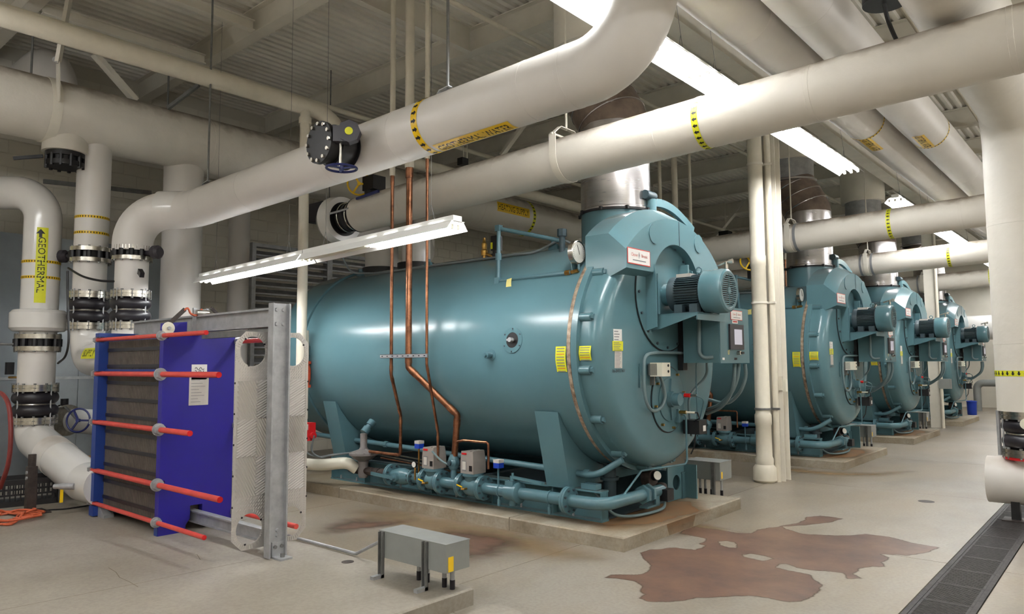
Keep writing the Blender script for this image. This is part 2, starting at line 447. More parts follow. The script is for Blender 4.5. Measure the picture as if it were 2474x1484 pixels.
# concrete pads
def pad(name, x0, x1, y0, y1, z, m='pad_concrete'):
    b = 0.012; g = G()
    vs = [(x0, y0, 0), (x1, y0, 0), (x1, y1, 0), (x0, y1, 0), (x0, y0, z - b), (x1, y0, z - b), (x1, y1, z - b), (x0, y1, z - b),
          (x0 + b, y0 + b, z), (x1 - b, y0 + b, z), (x1 - b, y1 - b, z), (x0 + b, y1 - b, z)]
    g.add(vs, [(0, 1, 5, 4), (1, 2, 6, 5), (2, 3, 7, 6), (3, 0, 4, 7), (4, 5, 9, 8), (5, 6, 10, 9), (6, 7, 11, 10), (7, 4, 8, 11), (8, 9, 10, 11)])
    return struct(obj(name, g, m, smooth=0))
DY = [0.0, 6.45, 11.05, 16.4]
for d in DY:
    p = pad('boiler_pad', -10.4, -3.63, 5.72 + d, 8.25 + d, 0.13)
    for xj in (-7.9, -5.0):
        gj = G(); gj.box(xj - .004, xj + .004, 5.7195 + d, 8.2505 + d, 0.002, 0.1306)
        obj('joint', gj, 'joint_fill', p, smooth=0)
hxpad = pad('equipment_pad', XL + .01, -3.68, -2.5, 3.82, 0.12, 'equip_concrete')
pad('equipment_pad', -3.42, -2.95, 1.5, 3.73, 0.09, 'equip_concrete')

# floor stains: meshes with their own outline
def stain(name, poly, holes, m, z, soft, res, amp, parent, seed=1):
    P = np.array(poly, float); x0, y0 = P.min(0) - soft - .1; x1, y1 = P.max(0) + soft + .1
    nx = int((x1 - x0) / res); ny = int((y1 - y0) / res)
    X, Y = np.meshgrid(np.linspace(x0, x1, nx), np.linspace(y0, y1, ny))
    rs = np.random.RandomState(seed); WX = np.zeros_like(X); WY = np.zeros_like(X)
    for k in range(14):
        fq = 3.0 * 1.42 ** k; a = amp / (1.24 ** k); th = rs.rand() * 6.28; ph = rs.rand(2) * 6.28
        q = (X * math.cos(th) + Y * math.sin(th)) * fq
        WX += a * np.sin(q + ph[0]); WY += a * np.cos(q * 1.1 + ph[1])
    U = X + WX; Vv = Y + WY
    def sd(pl):
        pl = np.array(pl, float); ins = np.zeros(U.shape, bool); dm = np.full(U.shape, 1e9)
        for i in range(len(pl)):
            a = pl[i]; b = pl[(i + 1) % len(pl)]
            e = b - a; t = np.clip(((U - a[0]) * e[0] + (Vv - a[1]) * e[1]) / (e @ e + 1e-12), 0, 1)
            dm = np.minimum(dm, np.hypot(U - a[0] - t * e[0], Vv - a[1] - t * e[1]))
            c = ((a[1] > Vv) != (b[1] > Vv))
            with np.errstate(divide='ignore', invalid='ignore'):
                ins ^= c & (U < (b[0] - a[0]) * (Vv - a[1]) / (b[1] - a[1] + 1e-12) + a[0])
        return np.where(ins, dm, -dm)
    s = sd(poly)
    for h in holes: s = np.minimum(s, -sd(h))
    A = np.clip(s / soft + 0.5, 0, 1); A = A * A * (3 - 2 * A)
    idx = -np.ones(X.shape, int); F = (A[:-1, :-1] + A[1:, :-1] + A[1:, 1:] + A[:-1, 1:]) > 0.001
    vs = []; al = []; fs = []
    for j, i in zip(*np.nonzero(F)):
        q = []
        for (b, a) in ((j, i), (j, i + 1), (j + 1, i + 1), (j + 1, i)):
            if idx[b, a] < 0: idx[b, a] = len(vs); vs.append((X[b, a], Y[b, a], z)); al.append(A[b, a])
            q.append(int(idx[b, a]))
        fs.append(tuple(q))
    o = obj(name, G().add(vs, fs), m, parent, smooth=0)
    at = o.data.attributes.new('cover', 'FLOAT', 'POINT'); at.data.foreach_set('value', np.array(al, dtype=np.float32))
    return o
RW = Matrix(((0.7563, 0.0561, 0.6519), (0.6542, -0.0550, -0.7543), (-0.0064, 0.9969, -0.0783)))
def onfloor(px, py, z=0.0):          # where the ray of a photo pixel meets a level plane
    d = RW @ Vector((px - 1237, -(py - 742), -1755.85)); k = (z - 1.7) / d.z
    return (d.x * k, d.y * k)
crop = lambda L_: [onfloor(1440 + x / 2.3926, 1180 + y / 2.3926) for x, y in L_]
big = crop([(265,372),(330,355),(470,342),(600,360),(640,335),(610,325),(640,290),(590,280),(500,262),(530,235),(580,225),(700,235),(800,255),(900,262),(940,240),(1030,225),(1160,200),(1200,165),(1290,160),(1430,180),(1370,195),(1250,210),(1060,225),(1080,240),(1180,265),(1300,270),(1400,272),(1560,262),(1700,282),(1830,315),(1990,345),(1950,370),(1850,380),(1790,388),(1730,380),(1640,375),(1685,395),(1640,420),(1655,450),(1580,450),(1520,460),(1480,490),(1530,520),(1440,522),(1420,490),(1380,485),(1230,470),(1160,460),(1110,440),(1060,445),(1030,460),(1110,475),(1190,485),(1230,495),(1250,525),(1290,550),(1280,585),(1250,600),(1240,625),(1180,650),(1100,658),(1010,650),(870,630),(760,632),(660,640),(590,635),(470,655),(400,660),(310,655),(270,635),(300,610),(270,595),(275,565),(230,535),(160,525),(65,515),(100,497),(200,495),(270,490),(320,460),(325,440),(290,405)])
h1 = crop([(710,310),(760,305),(810,315),(810,345),(770,345),(715,330)])
h2 = crop([(830,385),(880,378),(960,392),(1025,412),(960,424),(890,410),(845,400)])
stain('stain', big, [h1, h2], 'stain_brown', 0.0012, 0.022, 0.010, 0.016, floor, 3)
pf = lambda L_, z=0.0: [onfloor(x, y, z) for x, y in L_]
stain('stain', pf([(1040,1292),(1090,1285),(1180,1300),(1215,1320),(1190,1335),(1130,1343),(1085,1335),(1040,1310)]), [], 'stain_brown', 0.0014, 0.45, 0.03, 0.05, floor, 5)
stain('stain', pf([(785,1275),(850,1262),(920,1258),(965,1266),(900,1272),(830,1278)]), [], 'stain_brown', 0.0014, 0.4, 0.03, 0.05, floor, 6)
stain('stain', pf([(860,1240),(1000,1238),(1150,1270),(1330,1305),(1440,1345),(1330,1350),(1200,1325),(1040,1290),(930,1268)]), [], 'stain_orange', 0.0010, 0.5, 0.04, 0.03, floor, 7)
stain('stain', pf([(1850,1125),(2000,1140),(2110,1142),(2200,1138),(2120,1150),(2020,1150),(1900,1140)]), [], 'stain_orange', 0.0012, 0.25, 0.04, 0.02, floor, 8)
stain('stain', pf([(1660,1260),(1700,1268),(1760,1278),(1720,1292),(1650,1290)]), [], 'stain_orange', 0.0011, 0.2, 0.03, 0.02, floor, 9)
padobs = [o for o in bpy.data.objects if o.name.startswith('boiler_pad')]
for k, d in enumerate(DY[:3]):
    stain('stain', [(-4.62, 6.05 + d), (-3.9, 6.0 + d), (-3.66, 6.4 + d), (-3.64, 7.3 + d), (-3.9, 7.7 + d), (-4.4, 7.6 + d), (-4.8, 7.0 + d)], [], 'stain_rust', 0.1312, 0.3, 0.03, 0.03, padobs[k], 20 + k)
# rust run down the front of the nearest pad
g = G(); g.add([(-3.6285, 6.55, 0.004), (-3.6285, 7.05, 0.004), (-3.6285, 7.12, 0.118), (-3.6285, 6.5, 0.118)], [(0, 1, 2, 3)])
o = obj('rust_run', g, 'stain_rust', padobs[0], smooth=0)
at = o.data.attributes.new('cover', 'FLOAT', 'POINT'); at.data.foreach_set('value', np.array([.5, .5, .9, .9], dtype=np.float32))

# saw joint and cracks in the equipment pad
def groove(pts, w, m):
    P = [Vector((*onfloor(x, y, .12), .1206)) for x, y in pts]; g = G(); vs = []
    for i, p in enumerate(P):
        d = (P[min(i + 1, len(P) - 1)] - P[max(i - 1, 0)]).normalized(); s = Vector((-d.y, d.x, 0)) * w / 2; vs += [p - s, p + s]
    obj('joint', g.add(vs, [(2 * i, 2 * i + 1, 2 * i + 3, 2 * i + 2) for i in range(len(P) - 1)]), m, hxpad, smooth=0)
groove([(-40, 1483), (329, 1411), (629, 1349)], .006, 'joint_fill')
groove([(262, 1372), (280, 1383), (289, 1396), (312, 1406), (334, 1419)], .005, 'joint_fill')
groove([(455, 1336), (476, 1340), (484, 1353)], .004, 'joint_fill')
# walls
def quadwall(name, pts, m='wall'):
    return struct(obj(name, G().add(pts, [(0, 1, 2, 3)]), m, smooth=0))
wl = quadwall('wall_left', [(XL, YF, 0), (XL, YB, 0), (XL, YB, ZC), (XL, YF, ZC)], 'wall_joint')
quadwall('wall_back', [(XL, YB, 0), (XR, YB, 0), (XR, YB, ZC), (XL, YB, ZC)])
quadwall('wall_right', [(XR, YB, 0), (XR, YF, 0), (XR, YF, ZC), (XR, YB, ZC)])
quadwall('wall_front', [(XR, YF, 0), (XL, YF, 0), (XL, YF, ZC), (XR, YF, ZC)])
BL, BH = 0.4064, 0.2032
bg = G(); e = 0.005
bg.add([(0.0, e, e), (0.0, BL - e, e), (0.0, BL - e, BH - e), (0.0, e, BH - e), (0.006, e + .003, e + .003), (0.006, BL - e - .003, e + .003), (0.006, BL - e - .003, BH - e - .003), (0.006, e + .003, BH - e - .003)],
       [(4, 5, 6, 7), (0, 1, 5, 4), (1, 2, 6, 5), (2, 3, 7, 6), (3, 0, 4, 7)])
rest = G(); blk = None
for r in range(int(ZC / BH)):
    y = YF + (0.2032 if r % 2 else 0)
    while y + BL <= YB:
        z = r * BH
        if 2.2 < y < 8.0 and 3.0 < z < 6.4:
            if blk is None: blk = obj('block', bg, 'wall', wl, smooth=0, org=(0, 0, 0)); blk.location = Vector((XL, y, z)) - wl.location; blk.data.transform(Matrix.Translation(wl.location))
            else: c = blk.copy(); COL.objects.link(c); c.location = Vector((XL, y, z)) - wl.location
        else: rest.add([(p[0] + XL, p[1] + y, p[2] + z) for p in bg.v], bg.f)
        y += BL
o = obj('block_rest', rest, 'wall', wl, smooth=0); o['kind'] = 'stuff'

# corrugated roof deck
g = G(); prof = []; x = XL; pt = 0.1524
while x < XR:
    prof += [(x, ZC), (x + .062, ZC), (x + .080, ZC + .04), (x + .134, ZC + .04)]; x += pt
prof.append((x, ZC)); n = len(prof)
g.add([(p[0], YF, p[1]) for p in prof] + [(p[0], YB, p[1]) for p in prof], [(i, n + i, n + i + 1, i + 1) for i in range(n - 1)])
g.add([(XL, YF, ZC + .06), (XR + .1, YF, ZC + .06), (XR + .1, YB, ZC + .06), (XL, YB, ZC + .06)], [(0, 1, 2, 3)])
struct(obj('ceiling', g, 'deck', smooth=0))
# roof steel
for y in (0.4, 2.7, 4.95, 7.3, 9.2, 11.15, 13.5, 15.85, 18.2, 20.6, 23.0, 25.4, 27.8, 30.2):
    struct(obj('roof_beam', ibeam(G(), (XL, y, ZC), (XR, y, ZC), 0.36, 0.17), 'steel_paint', smooth=0))
struct(obj('roof_girder', ibeam(G(), (-4.05, YF, 6.14), (-4.05, YB, 6.14), 0.40, 0.27), 'steel_paint', smooth=0))
for x, y0, y1, zt, h in ((-7.0, 4.95, 7.3, ZC, 0.38), (-8.75, 2.7, 4.95, 6.3, 0.14), (-10.1, 2.7, 4.95, 6.22, 0.14), (-7.0, 0.4, 4.95, ZC, 0.3)):
    struct(obj('roof_purlin', ibeam(G(), (x, y0 + .09, zt), (x, y1 - .09, zt), h, 0.1), 'steel_paint', smooth=0))
# columns
def column(x, y, label, w=0.2, h=6.1):
    t = thing('column', label, 'column', (x, y, 0))
    g = G(); g.box(x - w / 2, x + w / 2, y - w / 2, y - w / 2 + .014, 0, 5.74); obj('flange', g, 'steel_paint', t, smooth=0)
    g = G(); g.box(x - w / 2, x + w / 2, y + w / 2 - .014, y + w / 2, 0, 5.74); obj('flange', g, 'steel_paint', t, smooth=0)
    g = G(); g.box(x - .005, x + .005, y - w / 2 + .014, y + w / 2 - .014, 0, 5.74); obj('web', g, 'steel_paint', t, smooth=0)
    return t
c1 = column(-4.05, 10.62, 'white steel column with round drain pipe strapped to it, between two boilers', 0.21)
c2 = column(-4.1, 21.5, 'white steel column with a small grey electrical box on its side', 0.24)
for (xx, yy, zz) in ((-3.93, 10.5, 1.15),):
    g = G(); g.box(-3.945, -3.90, 10.52, 10.6, 1.28, 1.46); obj('switch_plate', g, 'ivory', c1, smooth=0)
    g = G(); g.box(-3.99, -3.945, 10.48, 10.54, 1.3, 1.5); obj('conduit_box', g, 'pipe_white', c1, smooth=0)
g = G(); g.box(-3.98, -3.72, 21.3, 21.5, 1.0, 1.25); obj('electrical_box', g, 'cabinet_grey', c2, smooth=0)
g = G(); g.cyl((-3.93, 21.34, 0), (-3.93, 21.34, 5.6), 0.04, n=12); obj('conduit', g, 'pipe_white', c2)
dp = obj('drain_pipe', G().lathe([(0, .135), (.03, .165), (.2, .16), (.25, .125), (.32, .13), (.36, .112), (.8, .108), (.82, .118), (.95, .118), (.97, .105), (3.1, .105), (3.11, .112), (3.25, .112), (3.26, .105), (5.6, .105)], (-4.17, 10.33, 0), (0, 0, 1), 24), 'pipe_white')
tag(dp, 'round off-white roof drain pipe with a battered base strapped to the column', 'drain pipe')
for z in (1.02, 2.55, 4.6):
    g = G(); g.lathe([(0, .109), (0, .116), (.03, .116), (.03, .109)], (-4.17, 10.33, z), (0, 0, 1), 24, cap=False); g.box(-4.1, -3.96, 10.4, 10.44, z, z + .03); obj('strap', g, 'steel_paint' if z > 2 else 'strut', dp)
o = obj('conduit', G().cyl((-4.03, 10.455, 0), (-4.03, 10.455, 5.6), 0.045, n=14), 'pipe_white')
tag(o, 'thin white conduit running up the front face of the steel column', 'conduit')

# wall louver
lv = thing('wall_louver', 'large grey metal louver with wide horizontal slats in the block wall', 'louver', (XL + .05, 8.6, 1.2))
g = G()
for (y0, y1, z0, z1) in ((7.0, 7.08, 1.2, 4.0), (8.66, 8.78, 1.2, 4.0), (10.3, 10.38, 1.2, 4.0), (7.08, 10.3, 3.93, 4.0), (7.08, 10.3, 1.2, 1.27)): g.box(XL + .01, XL + .16, y0, y1, z0, z1)
obj('louver_frame', g, 'galv', lv, smooth=0)
for (y0, y1) in ((7.08, 8.66), (8.78, 10.3)):
    z = 1.3
    while z < 3.88:
        g = G(); g.add([(XL + .03, y0, z + .10), (XL + .14, y0, z), (XL + .14, y1, z), (XL + .03, y1, z + .10), (XL + .03, y0, z + .112), (XL + .14, y0, z + .03), (XL + .14, y1, z + .03), (XL + .03, y1, z + .112)],
                       [(0, 1, 2, 3), (7, 6, 5, 4), (1, 5, 6, 2), (0, 4, 5, 1), (3, 2, 6, 7), (0, 3, 7, 4)])
        obj('slat', g, 'galv', lv, smooth=0); z += 0.145
# galvanised cabinet wall behind the pipes
gc = thing('galvanised_enclosure', 'tall galvanised sheet metal equipment enclosure behind white pipes', 'enclosure', (-12.2, 3.4, 0))
g = G(); g.box(XL + .02, -12.02, 1.0, 5.6, 0.12, 3.6); obj('body', g, 'galv_panel', gc, smooth=0)
for (y0, y1) in ((1.03, 2.5), (2.52, 3.98), (4.0, 5.57)):
    for (z0, z1) in ((0.16, 1.52), (1.56, 3.56)):
        g = G(); g.box(-12.02, -12.005, y0, y1, z0, z1); obj('panel', g, 'galv_panel', gc, smooth=0)
g = G(); g.box(-12.005, -11.985, 1.0, 5.6, 1.52, 1.56); obj('rail', g, 'galv', gc, smooth=0)

# ================================================================== LIGHTS
def fixture(p0, p1, lit, label, group, n=3, wd=0.34, lean=0.0, bare=False):
    p0 = Vector(p0); p1 = Vector(p1); d = (p1 - p0).normalized(); s = d.cross(Vector((0, 0, 1))).normalized(); L_ = (p1 - p0).length; u = Vector((0, 0, 1))
    t = thing('fluorescent_fixture', label, 'light fixture', p0, group)
    obj('housing', G().bar(p0 + u * .055, p1 + u * .055, .11, .06), 'reflector', t, smooth=0)
    g = G(); h = wd / 2
    for sg in (() if bare else (-1, 1)):               # a reflector wing on each side, open slots between wing and housing let light up
        g = G(); pr = [(sg * .078, .03), (sg * h * .62, .02), (sg * h, -.045), (sg * h, -.039), (sg * h * .62, .026), (sg * .078, .036)]
        vs = [p + s * a + u * b for p in (p0, p1) for a, b in pr]
        g.add(vs, [(i, (i + 1) % 6, 6 + (i + 1) % 6, 6 + i) for i in range(6)] + [(0, 1, 2, 3, 4, 5), (11, 10, 9, 8, 7, 6)]); obj('reflector', g, 'reflector', t, smooth=0)
    g = G(); q = int(L_ / .3)
    for i in range(0 if bare else q + 1):
        c = p0 + d * (.05 + (L_ - .1) * i / q) + u * .034; obj('reflector_bridge', G().bar(c - s * .082, c + s * .082, .12, .004), 'reflector', t, smooth=0)
    for k in range(n):
        off = s * ((k - (n - 1) / 2) * wd * .27)
        for (a, b, on) in lit:
            q0 = p0 + d * (a + .03) + off - u * .012; q1 = p0 + d * (b - .03) + off - u * .012
            tb = obj('tube', G().cyl(q0, q1, .016, n=8), 'tube_glass' if on else 'ivory', t)
            for q, sg in ((q0, -1), (q1, 1)): obj('lampholder', G().bar(q, q + d * sg * .022, .03, .045), 'ivory', t, smooth=0)
    for a in (.35, L_ - .35):
        c = p0 + d * a + u * .085
        g = G(); top = c + u * .16
        for sg in (-1, 1):
            g.cyl(c + d * .05 * sg, top, .0025, n=5)
        g.cyl(top, (top.x + lean, top.y, ZC), .0022, n=5); obj('hanging_wire', g, 'strut', t)
    return t
WH = {3.9: ['fluorescent fixture behind the big white pipe elbow', 'fluorescent fixture passing over the dusty pipe of the nearest boiler', 'fluorescent fixture between the dusty pipe and the steel column, ending in the open'],
      13.7: ['fluorescent fixture before the overhead pipe of the second boiler', 'fluorescent fixture between the second and third dusty boiler pipes', 'fluorescent fixture over the third boiler front'],
      23.6: ['fluorescent fixture starting behind the column with the grey box', 'fluorescent fixture over the farthest boiler front', 'fluorescent fixture nearest the far wall']}
for (ya, k) in ((-3.5, 2), (3.9, 3), (13.7, 3), (23.6, 3)):
    for i in range(k):
        y = ya + i * 2.445
        fixture((-3.08, y, 4.5), (-3.08, y + 2.44, 4.5), [(0, 1.22, 1), (1.22, 2.44, 1)], 'bright three-tube ' + WH[ya][i] if ya in WH else 'three-tube fluorescent fixture in the row, short of the white elbow', 'fluorescent row over the boiler fronts', lean=-.2)
# rows added out of view, left bare to light boiler fronts, exchanger and ceiling
for x in (1.6, -7.6):
    for i in range(7 if x > 0 else 2):
        y = -3.6 + i * (4.4 if x > 0 else 2.6)
        fixture((x, y, 4.5), (x, y + 2.44, 4.5), [(0, 1.22, 1), (1.22, 2.44, 1)], 'unseen bare three-tube fluorescent batten added over the open aisle' if x > 0 else 'unseen bare three-tube fluorescent batten added over the floor before the heat exchanger', 'added fluorescent row over the aisle' if x > 0 else 'added fluorescent row before the heat exchanger', bare=True)
fixture((-9.43, 4.6, 2.84), (-7.02, 4.6, 2.90), [(0, 1.2, 1), (1.2, 2.40, 1)], 'low hung strip light with lit tubes beside white pipes', None, 2, 0.26)
fixture((-7.0, 4.6, 2.90), (-4.62, 4.6, 2.96), [(0, 1.12, 0), (1.12, 2.36, 1)], 'low hung strip light half dark, end reaching toward the boiler gauge', None, 2, 0.26)
# ================================================================== BOILERS
EYE = Vector((0, 0, 1.7))
def raydir(px, py): return RW @ Vector((px - 1237, -(py - 742), -1755.85))
def onx(px, py, X): d = raydir(px, py); return EYE + d * (X / d.x)
def ony(px, py, Y): d = raydir(px, py); return EYE + d * (Y / d.y)
BY, BZ, BR = 7.0, 1.834, 1.265
XF = -3.86
def xl(prof, y=BY, z=BZ, n=64, g=None, **k):     # lathe along x, profile (x, r)
    g = g or G(); return g.lathe([(p[0], p[1]) for p in prof], (0, y, z), (1, 0, 0), n, **k)
def bolt_plate(g, pts, X, r=.012, h=.02):
    for (px, py) in pts: g.lathe([(0, r), (h, r)], onx(px, py, X), (1, 0, 0), 6)

boiler = thing('fire_tube_boiler', 'large teal fire-tube boiler nearest the blue plate heat exchanger', 'boiler', (-6.5, 7.0, 0.13), 'teal boilers in a row')
def part(name, g, m='teal', parent=None, smooth=35): return obj(name, g, m, parent or boiler, smooth)
def arc_prof(x0, r0, x1, r1, n=8):               # quarter round from (x0,r0) to (x1,r1)
    return [(x0 + (x1 - x0) * math.sin(PI / 2 * i / n), r1 + (r0 - r1) * math.cos(PI / 2 * i / n)) for i in range(n + 1)]
part('shell', xl([(-8.8, BR - .01), (-8.79, BR), (-4.25, BR), (-4.245, BR - .02)], n=96))
part('rear_head', xl([(-9.62, 0.0), (-9.62, 1.05)] + [(-9.62 + .2 * (1 - math.cos(PI / 2 * i / 8)), 1.05 + .2 * math.sin(PI / 2 * i / 8)) for i in range(1, 9)] + [(-8.86, 1.25), (-8.86, 1.29), (-8.8, 1.29), (-8.8, 1.25)], n=96))
part('gasket_rope', xl([(-4.25, 1.24), (-4.25, 1.272), (-4.205, 1.276), (-4.2, 1.24)], n=96, cap=False), 'rope')
part('door_flange', xl([(-4.195, 1.2), (-4.195, 1.285), (-4.125, 1.285), (-4.12, 1.24)], n=96, cap=False))
part('front_door', xl([(-4.12, 1.24), (-4.02, 1.238)] + arc_prof(-4.02, 1.238, XF, 1.08, 10) + [(XF, 0.0)], n=96))
for i in range(15):
    a = -PI / 2 + .259 + 2 * PI * i / 15; y = BY + 1.235 * math.sin(a); z = BZ + 1.235 * math.cos(a)
    lug = part('door_lug', G().cyl((-4.14, y, z), (-4.0, y, z), .045, n=14)); part('bolt', G().lathe([(0, .03), (.028, .03)], (-4.0, y, z), (1, 0, 0), 6), 'teal_pipe', lug)
# saddles and skid
def arcpts(r, a0, a1, n, y=BY, z=BZ): return [(y + r * math.sin(a0 + (a1 - a0) * i / n), z - r * math.cos(a0 + (a1 - a0) * i / n)) for i in range(n + 1)]
for (x0, x1) in ((-4.78, -4.48), (-8.5, -8.22)):
    ar = arcpts(BR + .004, -1.05, 1.05, 20)
    g = G(); poly = [(6.07, .43), (5.875, 1.215)] + ar + [(8.125, 1.215), (7.93, .43)]
    g.prism([(p[0], p[1]) for p in poly], (x0, 0, 0), (0, 1, 0), (0, 0, 1), (1, 0, 0), x1 - x0); part('saddle', g, smooth=20)
for y, s in ((6.1, 1), (7.9, -1)):
    g = G(); g.box(-8.62, -4.12, min(y, y + .13 * s), max(y, y + .13 * s), .13, .148); g.box(-8.62, -4.12, min(y, y + .13 * s), max(y, y + .13 * s), .415, .433)
    g.box(-8.62, -4.12, min(y + .1 * s, y + .12 * s), max(y + .1 * s, y + .12 * s), .148, .415)
    for x in (-8.62, -7.9, -6.6, -5.6, -4.75, -4.14): g.box(x, x + .018, min(y + .01 * s, y + .1 * s), max(y + .01 * s, y + .1 * s), .148, .415)
    part('skid_beam', g, smooth=0)
    g = G()
    for x in (-8.45, -8.1, -7.2, -6.2, -5.2, -4.5): g.cyl((x, y + .05 * s, .148), (x, y + .05 * s, .19), .012, n=8)
    part('anchor_bolts', g, 'galv')
g = G(); g.box(-8.6, -4.14, 6.25, 7.75, .14, .16)
for x in (-8.4, -7.2, -6.0, -4.9): g.box(x, x + .1, 6.22, 7.78, .16, .40)
part('skid_cross_members', g, 'teal_dark', smooth=0)
# end plate with its round hole
oc = [(7.46, .135), (7.86, .135), (7.86, .52), (7.46, .52)]; hc = [(7.66 + .085 * math.cos(2 * PI * i / 20), .33 + .085 * math.sin(2 * PI * i / 20)) for i in range(20)]
def holed(outer, holes, o, ax, ay, d, t):
    vs = [Vector(p) for p in outer]; fc = [list(range(len(outer)))]
    for h in holes:
        k = len(vs); vs += [Vector(p) for p in h]; fc.append(list(range(k, k + len(h))))
    ed = [(f[i], f[(i + 1) % len(f)]) for f in fc for i in range(len(f))]
    rv, re, rf, *_ = delaunay_2d_cdt(vs, ed, [], 0, 1e-6)
    def inside(pt, pl):
        c = False
        for i in range(len(pl)):
            a = pl[i]; b = pl[(i + 1) % len(pl)]
            if (a[1] > pt[1]) != (b[1] > pt[1]) and pt[0] < (b[0] - a[0]) * (pt[1] - a[1]) / (b[1] - a[1]) + a[0]: c = not c
        return c
    fs = []
    for f in rf:
        c = sum((rv[i] for i in f), Vector((0, 0))) / len(f)
        if inside(c, outer) and not any(inside(c, h) for h in holes): fs.append(tuple(f))
    o = Vector(o); ax = Vector(ax); ay = Vector(ay); dd = Vector(d) * t; n = len(rv)
    A = [o + ax * p.x + ay * p.y for p in rv]; g = G()
    g.add(A + [p + dd for p in A], [f[::-1] for f in fs] + [tuple(i + n for i in f) for f in fs])
    for f in fc:
        m = len(f); g.add([o + ax * vs[i].x + ay * vs[i].y for i in f] + [o + ax * vs[i].x + ay * vs[i].y + dd for i in f], [(i, (i + 1) % m, m + (i + 1) % m, m + i) for i in range(m)])
    return g
g = holed(oc, [hc], (-4.15, 0, 0), (0, 1, 0), (0, 0, 1), (1, 0, 0), .015); g.box(-4.15, -3.98, 7.85, 7.87, .135, .52); part('end_plate', g, smooth=0)
# drain pipe under the door and long pipe through the saddles
part('bottom_pipe', G().tube(bend([(-9.3, 6.22, .70), (-4.62, 6.22, .58), (-4.25, 6.18, .56), (-3.98, 6.28, .74)], [.1, .35], 8), .034, 12), 'teal_pipe')
g = G()
for x in (-7.6, -5.9, -4.4): g.cyl((x, 6.22, .58 + (-4.62 - x) * .0256), (x + .06, 6.22, .58 + (-4.62 - x) * .0256), .045, n=8)
part('pipe_union', g, 'teal_pipe')
g = G(); g.cyl((-4.35, 6.6, .62), (-4.35, 6.6, .2), .07, n=16); g.cyl((-4.35, 6.6, .5), (-4.35, 6.6, .47), .1, n=16); part('blowdown_pipe', g, 'teal_dark')
# flue outlet
part('flue_collar', G().cyl((-4.47, 7.0, 2.9), (-4.47, 7.0, 3.39), .395, n=40))
g = G(); g.cyl((-4.47, 7.0, 3.385), (-4.47, 7.0, 3.41), .415, n=40)
for i in range(9): a = 2 * PI * i / 9; g.obox((-4.47 + .42 * math.cos(a), 7 + .42 * math.sin(a), 3.4), (0, 0, 1), .04, .03, .03)
part('collar_clamp', g, 'black')
# air hood
yc = 7.05; hw = 1.02; R1, R2, zc = 1.43, 1.56, 1.81; NS = 48
def zl(y): return 2.43 + math.sqrt(max(.54 ** 2 - (y - yc) ** 2, 0.2 ** 2)) if abs(y - yc) < .5 else 2.63
sy = sorted(set([yc - hw + 2 * hw * i / NS for i in range(NS + 1)] + [yc - .5, yc + .5]))
g = G(); vs = []
for y in sy:
    d = y - yc; z1 = zc + math.sqrt(R1 ** 2 - d * d); z2 = zc + math.sqrt(R2 ** 2 - d * d)
    vs += [(-4.22, y, zl(y) - (.06 if abs(d) > .499 else 0)), (-4.0, y, zl(y) - (.1 if abs(d) > .499 else 0)), (-3.74, y, zl(y)), (-3.74, y, z1), (-3.94, y, z2), (-4.22, y, z2)]
n = len(sy); fs = []
for i in range(n - 1):
    for k in range(5): fs.append((6 * i + k, 6 * i + 6 + k, 6 * i + 7 + k, 6 * i + 1 + k))
    fs.append((6 * i + 5, 6 * i + 11, 6 * i + 6, 6 * i))
fs += [(0, 1, 2, 3, 4, 5), tuple(6 * (n - 1) + k for k in (5, 4, 3, 2, 1, 0))]
g.add(vs, fs); hood = part('air_hood', g, smooth=20)
g = G(); zz = zc + math.sqrt(R1 ** 2 - .07 ** 2); g.box(-3.742, -3.7365, yc + .066, yc + .074, zl(yc + .07) + .002, zz - .002); part('seam', g, 'teal_dark', hood, 0)
for (px, py) in ((1580.7, 565), (1687.6, 590)):
    c = onx(px, py, -3.738); part('round_cover', G().cyl((-3.74, c.y, c.z), (-3.732, c.y, c.z), .105, n=28), 'teal', hood)
# name plate
def plate_px(name, px4, X, m, parent, lift=.004):
    P = [onx(a, b, X) for a, b in px4]; g = G(); g.add(P + [p + Vector((lift, 0, 0)) for p in P], [(4, 5, 6, 7), (0, 1, 5, 4), (1, 2, 6, 5), (2, 3, 7, 6), (3, 0, 4, 7)]); return part(name, g, m, parent, 0)
def nameplate(c, w, h, parent):
    x = c.x; g = G(); g.box(x, x + .004, c.y - w / 2, c.y + w / 2, c.z - h / 2, c.z + h / 2); np_ = part('name_plate', g, 'print_red', parent, 0)
    b = h * .06; g = G(); g.box(x + .004, x + .005, c.y - w / 2 + b, c.y + w / 2 - b, c.z - h / 2 + b, c.z + h / 2 - b); part('plate_face', g, 'paper', np_, 0)
    text_flat('lettering', 'Cleaver', h * .21, (x + .006, c.y - w * .2, c.z + h * .1), (0, 1, 0), (0, 0, 1), 'print_red', np_, .82)
    text_flat('lettering', 'Brooks', h * .21, (x + .006, c.y + w * .24, c.z + h * .1), (0, 1, 0), (0, 0, 1), 'print_red', np_, .82)
    part('print_line', G().box(x + .005, x + .0056, c.y - w * .28, c.y + w * .3, c.z - h * .27, c.z - h * .21), 'print_grey', np_, 0)
    g = G(); g.prism([(0, .22 * h), (.05 * h, 0), (0, -.22 * h), (-.05 * h, 0)], (x + .0055, c.y + .0, c.z + h * .1), (0, 1, 0), (0, 0, 1), (1, 0, 0), .001); part('emblem', g, 'print_grey', np_, 0)
c = (onx(1515, 605, -3.738) + onx(1571, 637, -3.738)) / 2
nameplate(Vector((-3.74, c.y, c.z)), .43, .16, hood)
